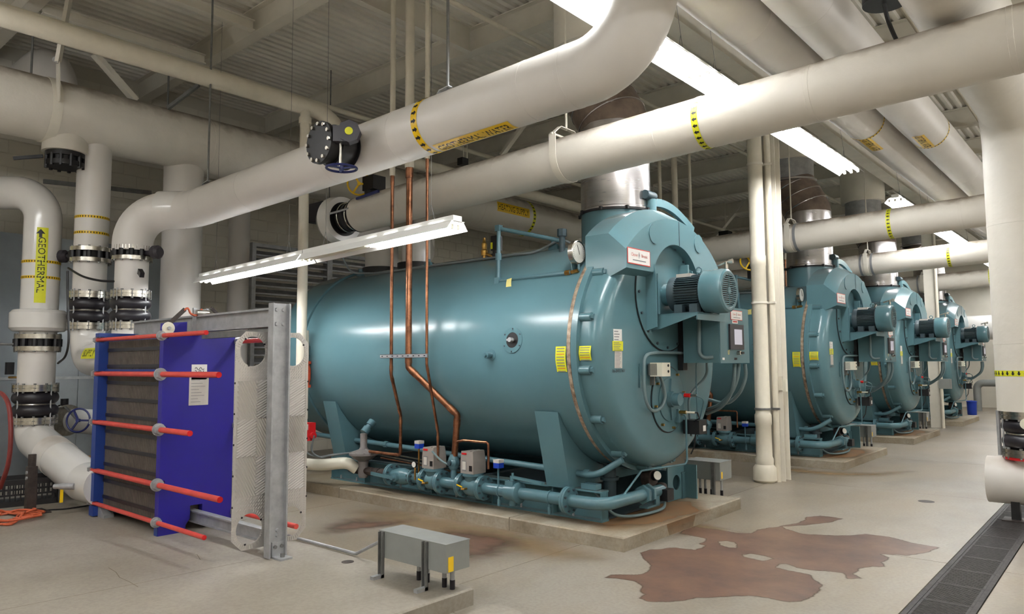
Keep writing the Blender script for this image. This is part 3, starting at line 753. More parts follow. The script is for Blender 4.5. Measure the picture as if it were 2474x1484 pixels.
# davit arm on the hood
g = G(); P = [onx(x, y, -4.05) for x, y in ((1574, 489), (1600, 494), (1625, 508), (1650, 532), (1672, 558))]; P = spline(P, 6)
for a, b in zip(P[:-1], P[1:]): g.bar(a, b, .09, .05, (1, 0, 0))
g.cyl(P[0] + Vector((0, 0, -.14)), P[0] + Vector((0, 0, .03)), .055, n=14); g.box(-4.15, -3.95, P[0].y - .12, P[0].y + .12, P[0].z - .17, P[0].z - .13)
arm = part('davit_arm', g); g = G(); g.cyl(P[0] + Vector((0, -.14, .07)), P[0] + Vector((0, .05, .07)), .05, n=12); g.cyl(P[0], P[0] + Vector((0, 0, .06)), .03, n=10); part('arm_swivel', g, 'teal_dark', arm)
# fan housing and motor
fy, fz = 6.98, 2.43
fh = part('fan_housing', xl([(XF - .01, .60), (-3.845, .60), (-3.84, .585), (-3.84, 0)], fy, fz, 48)); boltset(fh, 'teal_dark', (-3.84, fy, fz), (1, 0, 0), .565, 16, .014, .016)
part('housing_seal', xl([(-3.858, .6), (-3.858, .612), (-3.85, .612), (-3.85, .6)], fy, fz, 48, cap=False), 'black', fh)
for y0, y1 in ((6.56, 6.575), (7.40, 7.415)):
    g = G(); g.prism([(-3.85, 2.03), (-3.72, 2.07), (-3.72, 2.6), (-3.74, 2.72), (-3.85, 2.8)], (0, y0, 0), (1, 0, 0), (0, 0, 1), (0, 1, 0), y1 - y0); part('side_plate', g, smooth=0)
part('stiffener', G().box(-3.84, -3.72, 6.60, 6.63, 2.2, 2.62), smooth=0); part('stiffener', G().box(-3.84, -3.73, 7.28, 7.31, 2.5, 2.78), smooth=0); part('fan_hub', G().cyl((-3.84, fy, fz), (-3.74, fy, fz), .12, n=24))
motor = part('blower_motor', xl([(-3.745, .13), (-3.74, .185), (-3.70, .185), (-3.66, .165), (-3.40, .165), (-3.38, .18), (-3.33, .18)], fy, fz, 40), 'teal_dark')
g = G()
for i in range(44):
    a = 2 * PI * i / 44; d = Vector((0, math.sin(a), math.cos(a))); c = Vector((-3.525, fy, fz)) + d * .178
    g.obox(c, (1, 0, 0), .27, .006, .03, d)
part('cooling_fins', g, 'teal_dark', motor, 0)['kind'] = 'stuff'
fc = part('fan_cover', xl([(-3.37, .19), (-3.36, .222), (-3.27, .224), (-3.262, .228), (-3.17, .228), (-3.135, .22), (-3.12, .2), (-3.12, .178), (-3.128, .17)], fy, fz, 48, cap=False), 'teal', motor)
part('grille_dark_backing', xl([(-3.16, .17), (-3.158, 0)], fy, fz, 36), 'print_black', fc)  # black disc painted in for the shade inside the fan cover
g = G(); g.lathe([(0, .165), (.006, .165), (.006, .182), (0, .182)], (-3.128, fy, fz), (1, 0, 0), 36, cap=False); g.cyl((-3.13, fy, fz), (-3.12, fy, fz), .035, n=16)
g.box(-3.128, -3.121, fy - .008, fy + .008, fz - .17, fz + .17)
z = -.156
while z < .16:
    h = math.sqrt(.17 ** 2 - z * z); g.box(-3.127, -3.121, fy - h, fy + h, fz + z - .0055, fz + z + .0055); z += .0208
part('grille', g, 'teal', fc, 0)
for s_ in (-1, 1):
    g = G(); y0_, y1_ = sorted((fy + s_ * .12, fy + s_ * .2))
    for x in (-3.64, -3.47): g.box(x, x + .09, y0_, y1_, 2.215, 2.30)
    g.box(-3.66, -3.36, y0_ - .01, y1_ + .01, 2.205, 2.22); part('motor_foot', g, 'teal_dark', motor, 0)
g = G(); g.torus((-3.45, fy, fz + .235), (0, 1, 0), .03, .008, 18, 6); g.cyl((-3.45, fy, fz + .16), (-3.45, fy, fz + .21), .012, n=8); part('eye_bolt', g, 'teal', motor)
g = G(); g.box(-3.66, -3.5, fy - .1, fy + .04, fz + .165, fz + .2); part('motor_plate', g, 'paper_old', motor, 0)
g = G(); g.box(-3.62, -3.5, fy + .18, fy + .34, fz - .06, fz + .1); part('terminal_box', g, 'teal', motor, 0)
g = G(); g.tube([(-3.3, fy + .12, fz + .28), (-3.2, fy + .12, fz + .31), (-3.16, fy + .12, fz + .31)], .012, 8); g.cyl((-3.2, fy + .12, fz + .24), (-3.2, fy + .12, fz + .31), .018, n=8); g.cyl((-3.17, fy + .12, fz + .31), (-3.13, fy + .12, fz + .315), .025, n=8); part('grease_fitting', g, 'chrome', motor)
g = G(); y0, y1 = 6.66, 7.30
for y in (y0, y1 - .012): g.prism([(-3.84, 2.03), (-3.74, 2.05), (-3.33, 2.175), (-3.33, 2.205), (-3.84, 2.205)], (0, y, 0), (1, 0, 0), (0, 0, 1), (0, 1, 0), .012)
g.box(-3.84, -3.32, y0, y1, 2.19, 2.205); g.box(-3.332, -3.32, y0, y1, 2.13, 2.2); part('motor_shelf', g, 'teal', smooth=0)
# burner access plate
by, bz = 7.0, 1.315
part('plate_gasket', xl([(XF - .002, .34), (XF - .002, .356), (-3.852, .356), (-3.852, .34)], by, bz, 48, cap=False), 'black')
bp = part('burner_plate', xl([(XF, .345), (-3.846, .345), (-3.842, .335), (-3.842, 0)], by, bz, 48))
boltset(bp, 'brass', (-3.842, by, bz), (1, 0, 0), .31, 8, .013, .03, .2)
g = G(); g.lathe([(0, .23), (.012, .23), (.014, .22), (.014, 0)], (-3.842, by, bz), (1, 0, 0), 40); part('inner_disc', g, 'teal', bp)
g = G(); g.lathe([(0, .09), (.05, .08), (.05, .065), (.12, .065), (.12, 0)], (-3.83, by, bz), (1, 0, 0), 20)
g.prism([(-.035, 0), (0, .22), (.035, 0)], (-3.828, by, bz), (0, 1, 0), (0, 0, 1), (1, 0, 0), .02); g.prism([(-.035, 0), (0, -.22), (.035, 0)], (-3.828, by, bz), (0, 1, 0), (0, 0, 1), (1, 0, 0), .02)
part('hinge_hub', g, 'teal_pipe', bp)
c = onx(1655, 955, -3.8); g = G(); g.cyl((-3.85, c.y - .05, c.z), (-3.78, c.y - .05, c.z), .03, n=12); part('scanner_mount', g, 'teal_pipe')
g = G(); g.cyl((-3.78, c.y - .05, c.z), (-3.71, c.y - .05, c.z), .022, n=12); part('flame_scanner', g, 'lens_red'); g = G(); g.cyl((-3.71, c.y - .05, c.z), (-3.64, c.y - .05, c.z), .014, n=10); part('scanner_plug', g, 'chrome')
part('sensor_cable', G().tube(spline([(-3.64, c.y - .05, c.z), (-3.60, c.y + .03, c.z - .06), (-3.68, c.y + .1, c.z - .25), (-3.74, c.y + .16, c.z - .36), (-3.76, c.y + .2, c.z - .2), (-3.76, c.y + .2, c.z + .3), (-3.74, c.y + .24, c.z + .42)], 8), .008, 6), 'teal_pipe')
c = onx(1640, 995, -3.83); g = G(); g.box(-3.845, -3.80, c.y - .06, c.y - .02, c.z - .11, c.z + .03); part('pilot_bracket', g, 'teal_pipe', None, 0)
g = G(); g.cyl((-3.8, c.y - .04, c.z), (-3.72, c.y - .04, c.z), .018, n=10); part('igniter', g, 'brass'); g = G(); g.cyl((-3.72, c.y - .04, c.z), (-3.62, c.y - .04, c.z), .011, n=8); part('igniter_rod', g, 'ivory')
g = G(); g.tube([(-3.62, c.y - .04, c.z), (-3.59, c.y - .04, c.z), (-3.58, c.y - .02, c.z - .06), (-3.68, c.y + .05, c.z - .1)], .008, 6); part('igniter_lead', g, 'black')
c = onx(1680, 1030, -3.72); g = G(); g.box(-3.82, -3.63, c.y - .09, c.y + .09, c.z - .08, c.z + .07); ig = part('ignition_box', g, 'black', None, 0); g = G(); g.box(-3.63, -3.627, c.y + .0, c.y + .06, c.z - .05, c.z + .01); part('sticker', g, 'paper', ig, 0)
part('igniter_lead', G().tube([(-3.7, c.y - .04, c.z - .08), (-3.72, c.y - .04, c.z - .22), (-3.77, c.y - .02, c.z - .3)], .008, 6), 'black')
# gas pilot tube running down the door
c = onx(1650, 1000, -3.78)
part('pilot_tube', G().tube(bend([(-3.83, c.y, c.z), (-3.76, c.y + .03, c.z), (-3.76, c.y + .03, .62), (-3.95, c.y - .6, .60), (-3.98, c.y - .95, .36)], .05, 5), .011, 8), 'teal_pipe')
# modulating actuator and its conduit
c = onx(1597, 893, -3.72); g = G(); g.box(-3.855, -3.845, c.y - .2, c.y - .02, c.z - .18, c.z + .06); mp = part('mount_plate', g, 'teal', None, 0)
g = G(); g.box(-3.84, -3.79, c.y - .02, c.y, c.z - .16, c.z + .03); g.box(-3.82, -3.72, c.y - .08, c.y + .0, c.z - .06, c.z + .06); part('actuator_base', g, 'strut', None, 0)
g = G(); g.box(-3.80, -3.66, c.y - .08, c.y + .085, c.z - .07, c.z + .07); ma = part('modulating_actuator', g, 'ivory', None, 0)
g = G()
for dz in (.04, -.02): g.cyl((-3.66, c.y + .04, c.z + dz), (-3.655, c.y + .04, c.z + dz), .014, n=12)
part('actuator_dials', g, 'print_black', ma)
pts = [onx(x, y, -3.80) for x, y in ((1722, 855), (1640, 853), (1580, 853), (1560, 862), (1556, 890), (1557, 940), (1563, 975), (1578, 993), (1597, 985), (1607, 960), (1602, 930), (1594, 907))]
part('conduit', G().tube(spline(pts, 6), .016, 10), 'teal_hose')
# black actuator with yellow sticker beside the fan
c = onx(1683, 815, -3.70); g = G(); g.box(-3.78, -3.62, c.y - .06, c.y + .1, c.z - .08, c.z + .07); ba = part('switch_box', g, 'black', None, 0); g = G(); g.box(-3.775, -3.74, c.y - .063, c.y - .06, c.z - .05, c.z + .04); part('sticker', g, 'yellow', ba, 0)
g = G(); g.box(-3.855, -3.76, c.y - .1, c.y + .03, c.z - .16, c.z - .04); part('switch_bracket', g, 'teal_dark', None, 0)
part('conduit', G().tube(spline([(-3.7, c.y, c.z - .08), (-3.7, c.y + .02, c.z - .16), (-3.74, c.y + .16, c.z - .2)], 6), .014, 8), 'teal_hose')
# control panel
PX0, PX1, PY0, PY1, PZ0, PZ1 = -3.76, -3.35, 7.19, 7.92, 1.70, 2.29
pn = part('control_panel', G().box(PX0, PX1, PY0, PY1, PZ0, PZ1), 'teal', None, 0)
part('panel_door', G().box(PX1, PX1 + .015, PY0 + .005, PY1 + .01, PZ0 - .005, PZ1 + .005), 'teal', pn, 0)
nx_ = PX1 + .015
def pbox(name, u0, u1, v0, v1, d, m, parent): return part(name, G().box(nx_, nx_ + d, PY0 + (PY1 - PY0) * u0, PY0 + (PY1 - PY0) * u1, PZ0 + (PZ1 - PZ0) * v0, PZ0 + (PZ1 - PZ0) * v1), m, parent, 0)
nameplate(Vector((nx_, PY0 + .42, PZ1 - .075)), .3, .105, pn)
pbox('warning_label', .42, .62, .72, .81, .003, 'paper', pn); pbox('print_line', .45, .59, .74, .765, .004, 'print_red', pn)
dsp = pbox('display_bezel', .29, .77, .24, .70, .02, 'plastic_dark', pn); nx_ += .02; pbox('display_screen', .43, .70, .33, .61, .002, 'screen', dsp); nx_ -= .02
c = Vector((nx_, PY0 + .42, PZ0 + .105)); g = G(); g.cyl(c, c + Vector((.04, 0, 0)), .022, n=16); part('selector_knob', g, 'chrome', pn); g = G(); g.box(nx_, nx_ + .05, c.y + .02, c.y + .07, c.z - .012, c.z + .012); part('key_switch', g, 'print_black', pn, 0)
pbox('small_label', .46, .56, .05, .09, .002, 'print_black', pn); pbox('small_label', .06, .13, .05, .09, .002, 'paper', pn)
text_flat('lettering', '07', .05, (nx_ + .003, PY0 + .2, PZ0 + .11), (0, 1, 0), (0, 0, 1), 'tag_yellow', pn, .7)
part('panel_post', G().box(-3.85, -3.79, 7.23, 7.33, 1.62, 2.2), 'black', None, 0)
part('conduit', G().tube(bend([(-3.58, 7.2, 2.4), (-3.55, 7.16, 2.2), (-3.55, 7.14, 1.79), (-3.5, 7.16, 1.75), (-3.42, 7.2, 1.76)], .08, 5), .02, 10), 'teal_hose')
for pl in (((1775, 880), (1773, 920), (1764, 955), (1740, 985), (1708, 1000)), ((1785, 880), (1781, 915), (1766, 950), (1738, 978), (1708, 990)), ((1800, 880), (1801, 912), (1786, 950), (1755, 974), (1712, 966))):
    part('hanging_conduit', G().tube(spline([onx(x, y, X_) for (x, y), X_ in zip(pl, (-3.43, -3.43, -3.5, -3.72, -4.05))], 8), .021, 10), 'teal_hose')
part('conduit', G().tube(spline([(-3.7, 7.62, 1.7), (-3.72, 7.62, 1.55), (-3.8, 7.42, 1.36), (-3.82, 7.4, 1.2), (-3.82, 7.44, .98), (-3.8, 7.4, .9)], 8), .014, 8), 'teal_hose')
# papers on the door and shell
def sheet(px4, X, m, name='notice'): return plate_px(name, px4, X, m, boiler, .002)
def lines(par, px4, X, rows, m, parent, w=.8):
    a, b, c, d = [onx(x, y, X) for x, y in px4]; g = G()
    for i in range(rows):
        v = (i + .7) / (rows + .4); l = a.lerp(d, v); r = b.lerp(c, v); p = l.lerp(r, .1); q = l.lerp(r, .1 + w * (0.7 + .3 * ((i * 37) % 10) / 10)); h = Vector((0, 0, (a.z - d.z) / (rows * 3.2)))
        g.add([p, q, q - h, p - h], [(0, 1, 2, 3)])
    part('print_lines', g, m, parent, 0)['kind'] = 'stuff'
q = [(1481.5, 795), (1502, 796), (1502.5, 824), (1482, 824)]; s_ = sheet(q, XF + .001, 'paper'); lines(s_, q, XF + .0035, 4, 'print_grey', s_, .7)
q = [(1485, 849), (1503, 849), (1503, 890), (1485, 890)]; s_ = sheet(q, XF + .001, 'paper_old'); lines(s_, q, XF + .0035, 12, 'print_grey', s_)
q = [(1479.5, 824), (1505, 825), (1505, 848), (1480, 848)]; s_ = sheet(q, XF + .003, 'yellow_lime'); lines(s_, q, XF + .0055, 5, 'print_grey', s_)
c = onx(1495, 896, XF + .002); text_flat('lettering', '06-8493 NV', .035, c, (0, 1, 0), (0, 0, 1), 'print_black', boiler, .9)
def shell_sheet(name, x0, x1, z0, z1, r, m, rows, accent):
    wr = Wrap((0, BY, BZ), (1, 0, 0), (0, -1, 0), r); a0 = math.asin((BZ - z1) / r) * r; a1 = math.asin((BZ - z0) / r) * r; k = 8; vs = []
    for i in range(k + 1):
        a = a0 + (a1 - a0) * i / k; lf = .003 + .012 * math.sin(PI * i / k) ** 2; vs += [wr.p(x0, a, lf), wr.p(x1, a, lf)]
    s = part(name, G().add(vs, [(2 * i, 2 * i + 1, 2 * i + 3, 2 * i + 2) for i in range(k)]), m)
    for mm, sel in (('print_grey', 0), ('print_orange', 1)):
        g = G()
        for i in range(rows):
            if (i in accent) != bool(sel): continue
            v = (i + .6) / rows; a = a0 + (a1 - a0) * v; hh = (a1 - a0) / rows * .3; lf = .005 + .012 * math.sin(PI * v) ** 2
            g.add([wr.p(x0 + .015, a, lf), wr.p(x1 - .015, a, lf), wr.p(x1 - .015, a + hh, lf), wr.p(x0 + .015, a + hh, lf)], [(0, 1, 2, 3)])
        part('print_lines', g, mm, s, 0)['kind'] = 'stuff'
shell_sheet('notice', -4.385, -4.26, 1.62, 1.87, BR, 'yellow_lime', 9, (2, 7)); shell_sheet('notice', -4.115, -3.975, 1.73, 1.87, 1.245, 'yellow_lime', 6, (4,))
# ports on the near side of the shell
def port(px, py, r, name='inspection_port'):
    c = ony(px, py, BY - BR); a = math.asin((c.z - BZ) / BR); d = Vector((0, -math.cos(a), math.sin(a))); c = Vector((c.x, BY, BZ)) + d * BR
    p = part(name, G().lathe([(-.02, r * 1.35), (.004, r * 1.35), (.004, r * .82), (-.06, r * .82)], c, d, 32, cap=False), 'teal')
    part('port_dark_disc', G().lathe([(-.02, r * .82), (.002, r * .81), (.003, 0)], c, d, 28), 'black', p); g = G(); g.cyl(c, c + d * .05, r * .25, n=12); g.obox(c + d * .035, (1, 0, 0), r * .9, .02, .02); part('port_plug', g, 'galv', p)  # flush black disc paints the shade of the open port
    boltset(p, 'teal_dark', c + d * .004, d, r * 1.2, 6, .008, .006)
port(1237, 822, .1); port(738, 848, .1)
def stub(px, py, ln, r, name='nozzle_stub'):
    c = ony(px, py, BY - BR); zz = max(-1, min(1, (c.z - BZ) / BR)); a = math.asin(zz); d = Vector((0, -math.cos(a), math.sin(a))); c = Vector((c.x, BY, BZ)) + d * BR
    g = G(); g.lathe([(0, r * 2.2), (.006, r * 2.2), (.006, r), (ln * .5, r), (ln * .5, r * 1.3), (ln, r * 1.3), (ln, r * .7), (ln + .03, r * .7)], c, d, 18); part(name, g, 'teal_pipe')
stub(1187, 858, .09, .028); c = ony(880, 1030, 5.95)
g = G(); d = Vector((0, -.72, -.69)); o_ = Vector((c.x, BY, BZ)) + d * BR; g.lathe([(0, .055), (.08, .055), (.08, .04), (.12, .04), (.12, .055), (.2, .055)], o_, d, 18); part('drain_nozzle', g, 'teal_pipe')
# pressure gauge with bracket and siphon piping
c = ony(1402, 610, 6.02); ga = part('gauge_bracket', G().prism([(-.13, 0), (-.10, .1), (.0, .135), (.10, .1), (.13, 0), (.02, -.42), (-.02, -.42)], (c.x - .09, c.y + .06, c.z - .02), (0, 1, 0), (0, 0, 1), (1, 0, 0), .012), 'teal')
g = G(); g.lathe([(0, .125), (.05, .125), (.055, .112), (.05, .105)], (c.x - .07, c.y, c.z), (1, 0, 0), 36); pg = part('pressure_gauge', g, 'chrome'); g = G(); g.cyl((c.x - .021, c.y, c.z), (c.x - .017, c.y, c.z), .105, n=36); dl = part('dial', g, 'glass_dial', pg)
g = G(); g.bar((c.x - .015, c.y + .01, c.z - .02), (c.x - .015, c.y - .03, c.z + .075), .002, .006, (1, 0, 0)); part('needle', g, 'print_black', dl, 0)
g = G()
for i in range(21):
    a = -2.2 + 4.4 * i / 20; d = Vector((0, math.sin(a), math.cos(a))); g.bar(Vector((c.x - .0165, c.y, c.z)) + d * .082, Vector((c.x - .0165, c.y, c.z)) + d * .098, .003, .002, (1, 0, 0))
part('dial_marks', g, 'print_grey', dl, 0)
A = ony(1205, 552, 6.15); B = ony(1204, 679, 6.02); Cc = ony(1380, 658, 6.0); D = ony(1358, 582, 6.4)
part('siphon_pipe', G().tube(bend([D, A, B, Cc], .03, 3), .024, 10), 'teal_pipe')
g = G()
for p in (A, B): g.obox(p, (0, 0, 1), .07, .065, .065)
m_ = A.lerp(B, .55); g.cyl(m_ - Vector((0, 0, .04)), m_ + Vector((0, 0, .04)), .036, n=10); part('pipe_elbows', g, 'teal_pipe')
g = G(); g.cyl(B.lerp(Cc, .93), B.lerp(Cc, .99), .028, n=8); g.cyl(Cc, Cc + Vector((.09, 0, .01)), .02, n=8); part('gauge_cock', g, 'brass')
g = G(); g.tube([Cc + Vector((.09, 0, .01)), (c.x - .02, c.y, c.z - .17), (c.x - .02, c.y, c.z - .12)], .014, 8); part('gauge_stem', g, 'teal_pipe')
g = G(); g.cyl((D.x, D.y, 2.9), (D.x, D.y, D.z + .08), .035, n=12); g.cyl((D.x, D.y, D.z + .05), (D.x, D.y, D.z + .13), .055, n=8); part('relief_cap', g, 'teal_dark')
tg = ony(1232, 690, 5.97); g = G(); vs = []
for i in range(7): t = i / 6; vs += [(tg.x - .045 + .01 * t, tg.y - .02 * math.sin(t * 4), tg.z + .07 - .24 * t), (tg.x + .035 - .0 * t, tg.y - .02 * math.sin(t * 4 + .5), tg.z + .08 - .24 * t)]
part('paper_tag', g.add(vs, [(2 * i, 2 * i + 1, 2 * i + 3, 2 * i + 2) for i in range(6)]), 'tag_yellow')
# fittings along the crown
def crown(x, y): return BZ + math.sqrt(BR ** 2 - (y - BY) ** 2)
c = ony(1170, 610, 6.45); zt = crown(c.x, 6.45); g = G(); g.lathe([(-.03, .02), (.05, .02), (.05, .04), (.11, .045), (.13, .03), (.2, .035), (.22, .02), (.27, .015)], (c.x, 6.45, zt), (0, 0, 1), 14); g.cyl((c.x, 6.45, zt + .08), (c.x + .16, 6.45, zt + .02), .02, n=10); part('safety_valve', g, 'brass')
c = ony(1193, 590, 6.45); g = G(); g.lathe([(-.03, .07), (.06, .07), (.06, .05), (.1, .05)], (c.x, 6.5, zt), (0, 0, 1), 16); g.box(c.x - .05, c.x + .05, 6.45, 6.55, zt + .1, zt + .28); cb = part('level_switch', g, 'black', None, 25); g = G(); g.box(c.x - .051, c.x - .02, 6.448, 6.452, zt + .12, zt + .2); part('sticker', g, 'yellow_lime', cb, 0)
P = [Vector((-4.75, 6.55, crown(0, 6.55) + .02)), Vector((-4.9, 6.5, crown(0, 6.5) + .09)), Vector((-5.2, 6.42, crown(0, 6.42) + .02))] + [Vector((-5.2 - .3 * i, 6.42 - .01 * (i % 2), crown(0, 6.42) + .02)) for i in range(1, 10)] + [Vector((-8.25, 6.42, 3.0)), Vector((-8.5, 6.3, 3.05)), Vector((-8.6, 6.15, 3.4))]
part('crown_conduit', G().tube(spline(P, 4), .014, 8), 'cable_grey')
for x in (-5.0, -7.1, -8.55):
    g = G(); y = 6.5; z = crown(0, y); g.prism([(-.08, -.05), (.08, -.05), (.05, .06), (-.05, .06)], (x, y, z), (1, 0, 0), (0, 0, 1), (0, 1, 0), .04); g.cyl((x, y + .02, z + .06), (x, y + .02, z + .1), .03, n=10); part('lifting_lug', g, 'teal_pipe', None, 0)
# copies of the boiler
LB = ['', 'teal boiler standing just behind the white steel column and drain pipe', 'teal boiler with its motor showing past the second in the row', 'farthest teal boiler, partly behind the column with a grey box']
boilers = [boiler] + [move_copy(boiler, 0, DY[i], 0, LB[i]) for i in (1, 2, 3)]

# flue stacks
def ring_tube(pts, r, n=36, cap=False): return G().tube(pts, r, n, cap=cap)
fl = thing('flue_stack', 'stainless flue stack with a brown offset elbow above the nearest boiler', 'flue', (-4.47, 7.0, 3.41), 'flue stacks')
g = G(); g.lathe([(0, .405), (.02, .405), (.03, .395), (.06, .395), (.99, .395)], (-4.47, 7, 3.41), (0, 0, 1), 40, cap=False); obj('flue_pipe', g, 'stainless', fl)
e0, e1 = Vector((-4.47, 7, 4.40)), Vector((-4.74, 7.0, 5.0))
obj('flue_elbow', ring_tube([e0, e0 + Vector((0, 0, .02)), e0.lerp(e1, .12) + Vector((0, 0, .04)), e0.lerp(e1, .5), e0.lerp(e1, .88) - Vector((0, 0, .04)), e1], .398), 'flue_brown', fl)
g = G()
for t in (.12, .5, .88): p = e0.lerp(e1, t); g.torus(p + Vector((0, 0, .04 if t < .3 else (-.04 if t > .7 else 0))), e1 - e0, .398, .012, 40, 6)
g.torus(e1 + Vector((0, 0, .02)), (0, 0, 1), .41, .03, 40, 6); obj('clamp_band', g, 'stainless', fl)
g = G(); g.cyl(e1, (e1.x, e1.y, 5.75), .385, n=36, cap=False); obj('upper_pipe', g, 'galv', fl)
g = G(); g.lathe([(0, .39), (0, .47), (1.1, .47)], (e1.x, e1.y, 5.4), (0, 0, 1), 40, cap=False); obj('roof_thimble', g, 'steel_paint', fl)
LF = ['stainless flue stack with brown elbow above the second boiler in the row', 'stainless flue stack over the third boiler in the row', 'short stainless flue stack over the farthest boiler']
for i in (1, 2, 3): move_copy(fl, 0, DY[i], 0, LF[i - 1])
# ================================================================== GAS TRAINS
GY, GZ = 5.93, 0.345
gt = thing('gas_train', 'teal flanged gas valve train along the base of the nearest boiler', 'gas train', (-6, GY, 0.13), 'gas valve trains')
def gp(name, g, m='teal_pipe', parent=None, smooth=35): return obj(name, g, m, parent or gt, smooth)
def gx(px): return ony(px, 1150 + (px - 960) * .145, GY).x
def gxl(prof, n=24, y=GY, z=GZ): return G().lathe([(p[0], p[1]) for p in prof], (0, y, z), (1, 0, 0), n)
xe = -3.98; ye = onx(1598, 1180, xe).y
gp('main_pipe', G().tube(bend([(gx(975), GY, GZ), (xe, GY, GZ), (xe, ye, GZ)], .17, 10), .062, 20))
def flange(px, r=.134, pair=True, parent=None):
    x = gx(px); w = .026
    f = gp('flange', gxl([(x - w, r), (x - .002, r), (x - .002, r - .006), (x + .002, r - .006), (x + .002, r), (x + w, r)] if pair else [(x - .012, r), (x + .012, r)], 32), parent=parent)
    boltset(f, 'teal_dark', (x - w - .016, GY, GZ), (1, 0, 0), r * .8, 8, .013, 2 * w + .032, .39)
for px in (948, 1030, 1068, 1119, 1168, 1374): flange(px)
flange(998, .095, False)
# black iron inlet and pressure regulator
g = G(); x0, x1 = gx(852), gx(940)
g.cyl((x0 - .05, GY, GZ + .0), (x1, GY, GZ), .042, n=16)
for a in (.02, .45, .62): g.cyl((x0 + (x1 - x0) * a, GY, GZ), (x0 + (x1 - x0) * (a + .12), GY, GZ), .055, n=8)
g.cyl((x0 + (x1 - x0) * .78, GY, GZ), (x1, GY, GZ), .055, .066, n=16); gp('iron_nipple', g, 'black_iron')
xr = gx(878); g = G(); g.lathe([(-.09, .055), (-.05, .07), (.06, .06), (.12, .07), (.15, .12), (.19, .165), (.20, .185), (.225, .185), (.24, .15), (.27, .06), (.3, .045), (.47, .045), (.475, .03)], (xr, GY, GZ), (0, 0, 1), 28); rg = gp('gas_regulator', g, 'regulator'); boltset(rg, 'regulator', (xr, GY, GZ + .225), (0, 0, 1), .17, 10, .01, .012)
g = G(); g.cyl((xr + .05, GY, GZ + .26), (xr + .2, GY - .02, GZ + .22), .025, n=10); gp('vent_fitting', g, 'regulator', rg)
# plug valve with lever
xa, xb = gx(950), gx(996); xm = (xa + xb) / 2
pv = gp('plug_valve', gxl([(xa, .066), (xa + .03, .07), (xm - .04, .1), (xm + .04, .1), (xb - .03, .075), (xb, .07)], 24))
g = G(); g.lathe([(0, .05), (.06, .05), (.06, .03), (.1, .03)], (xm, GY - .08, GZ), (0, -1, 0), 16); g.bar((xm, GY - .17, GZ), (xm - .38, GY - .18, GZ + .02), .018, .04); gp('lever', g, 'teal_pipe', pv)
# two motorised gas valves
def gas_valve(px0, px1, first):
    a, b = gx(px0), gx(px1); m = (a + b) / 2
    v = gp('gas_valve', gxl([(a, .066), (a + .03, .075), (m - .06, .105), (m + .06, .105), (b - .03, .075), (b, .066)], 28))
    g = G(); g.lathe([(.06, .09), (.1, .1), (.12, .12), (.15, .12)], (m, GY, GZ), (0, 0, 1), 28); gp('bonnet', g, 'teal_pipe', v)
    z0 = GZ + .15; g = G(); w = .098
    g.add([(m - w, GY - .1, z0), (m + w, GY - .1, z0), (m + w, GY + .1, z0), (m - w, GY + .1, z0), (m - w, GY - .1, z0 + .13), (m + w, GY - .1, z0 + .13), (m + w, GY + .1, z0 + .13), (m - w, GY + .1, z0 + .13),
           (m - w * .92, GY - .095, z0 + .24), (m + w * .9, GY - .095, z0 + .24), (m + w * .9, GY + .09, z0 + .24), (m - w * .92, GY + .09, z0 + .24)],
          [(0, 3, 2, 1), (0, 1, 5, 4), (1, 2, 6, 5), (2, 3, 7, 6), (3, 0, 4, 7), (4, 5, 9, 8), (5, 6, 10, 9), (6, 7, 11, 10), (7, 4, 8, 11), (8, 9, 10, 11)])
    for dx in (.0, .055): g.box(m + dx, m + dx + .035, GY - .08, GY + .085, z0 + .235, z0 + .25)
    ac = gp('valve_actuator', g, 'actuator', v, 0)
    g = G(); g.box(m - w * .8, m - w * .05, GY - .102, GY - .099, z0 + .205, z0 + .225); gp('red_label', g, 'alarm_red', ac, 0)
    g = G(); g.box(m - w * .75, m - w * .1, GY - .103, GY - .1, z0 + .03, z0 + .14); lb = gp('data_label', g, 'print_grey', ac, 0)
    g = G(); g.box(m - w * .69, m - w * .16, GY - .104, GY - .1025, z0 + .04, z0 + .13); gp('label_face', g, 'paper_old', lb, 0)
    g = G(); g.box(m + w * .35, m + w * .8, GY - .102, GY - .098, z0 + .03, z0 + .09); gp('access_hole', g, 'print_black', ac, 0)
    g = G(); c = Vector((m + .0, GY - .1, GZ - .01)); g.tube([c, c + Vector((.0, -.05, 0)), c + Vector((-.03, -.06, 0))], .012, 8); tc_ = gp('test_cock', g, 'brass', v); g = G(); g.bar(c + Vector((-.02, -.055, .02)), c + Vector((-.1, -.06, .04)), .006, .014); gp('cock_handle', g, 'yellow', tc_)
    return m
gas_valve(1032, 1066, True); gas_valve(1121, 1166, False)
# vent valve between them
xv = gx(1096); g = G(); g.cyl((xv, GY, GZ + .05), (xv, GY, GZ + .17), .035, n=16); g.lathe([(-.06, .04), (-.03, .065), (.03, .065), (.06, .04)], (xv, GY, GZ + .235), (0, 1, 0), 20); g.lathe([(-.08, .04), (-.05, .06), (.05, .06), (.08, .045), (.1, .045)], (xv, GY, GZ + .235), (0, 0, 1), 20); vv = gp('vent_valve', g)
g = G(); g.cyl((xv, GY - .06, GZ + .235), (xv, GY - .08, GZ + .235), .028, n=12); gp('valve_cap', g, 'teal_dark', vv)
gp('flexible_conduit', G().tube(spline([(xv - .02, GY - .05, GZ + .21), (xv - .1, GY - .1, GZ + .26), (xv - .22, GY - .13, GZ + .36)], 6), .012, 8), 'teal_hose')
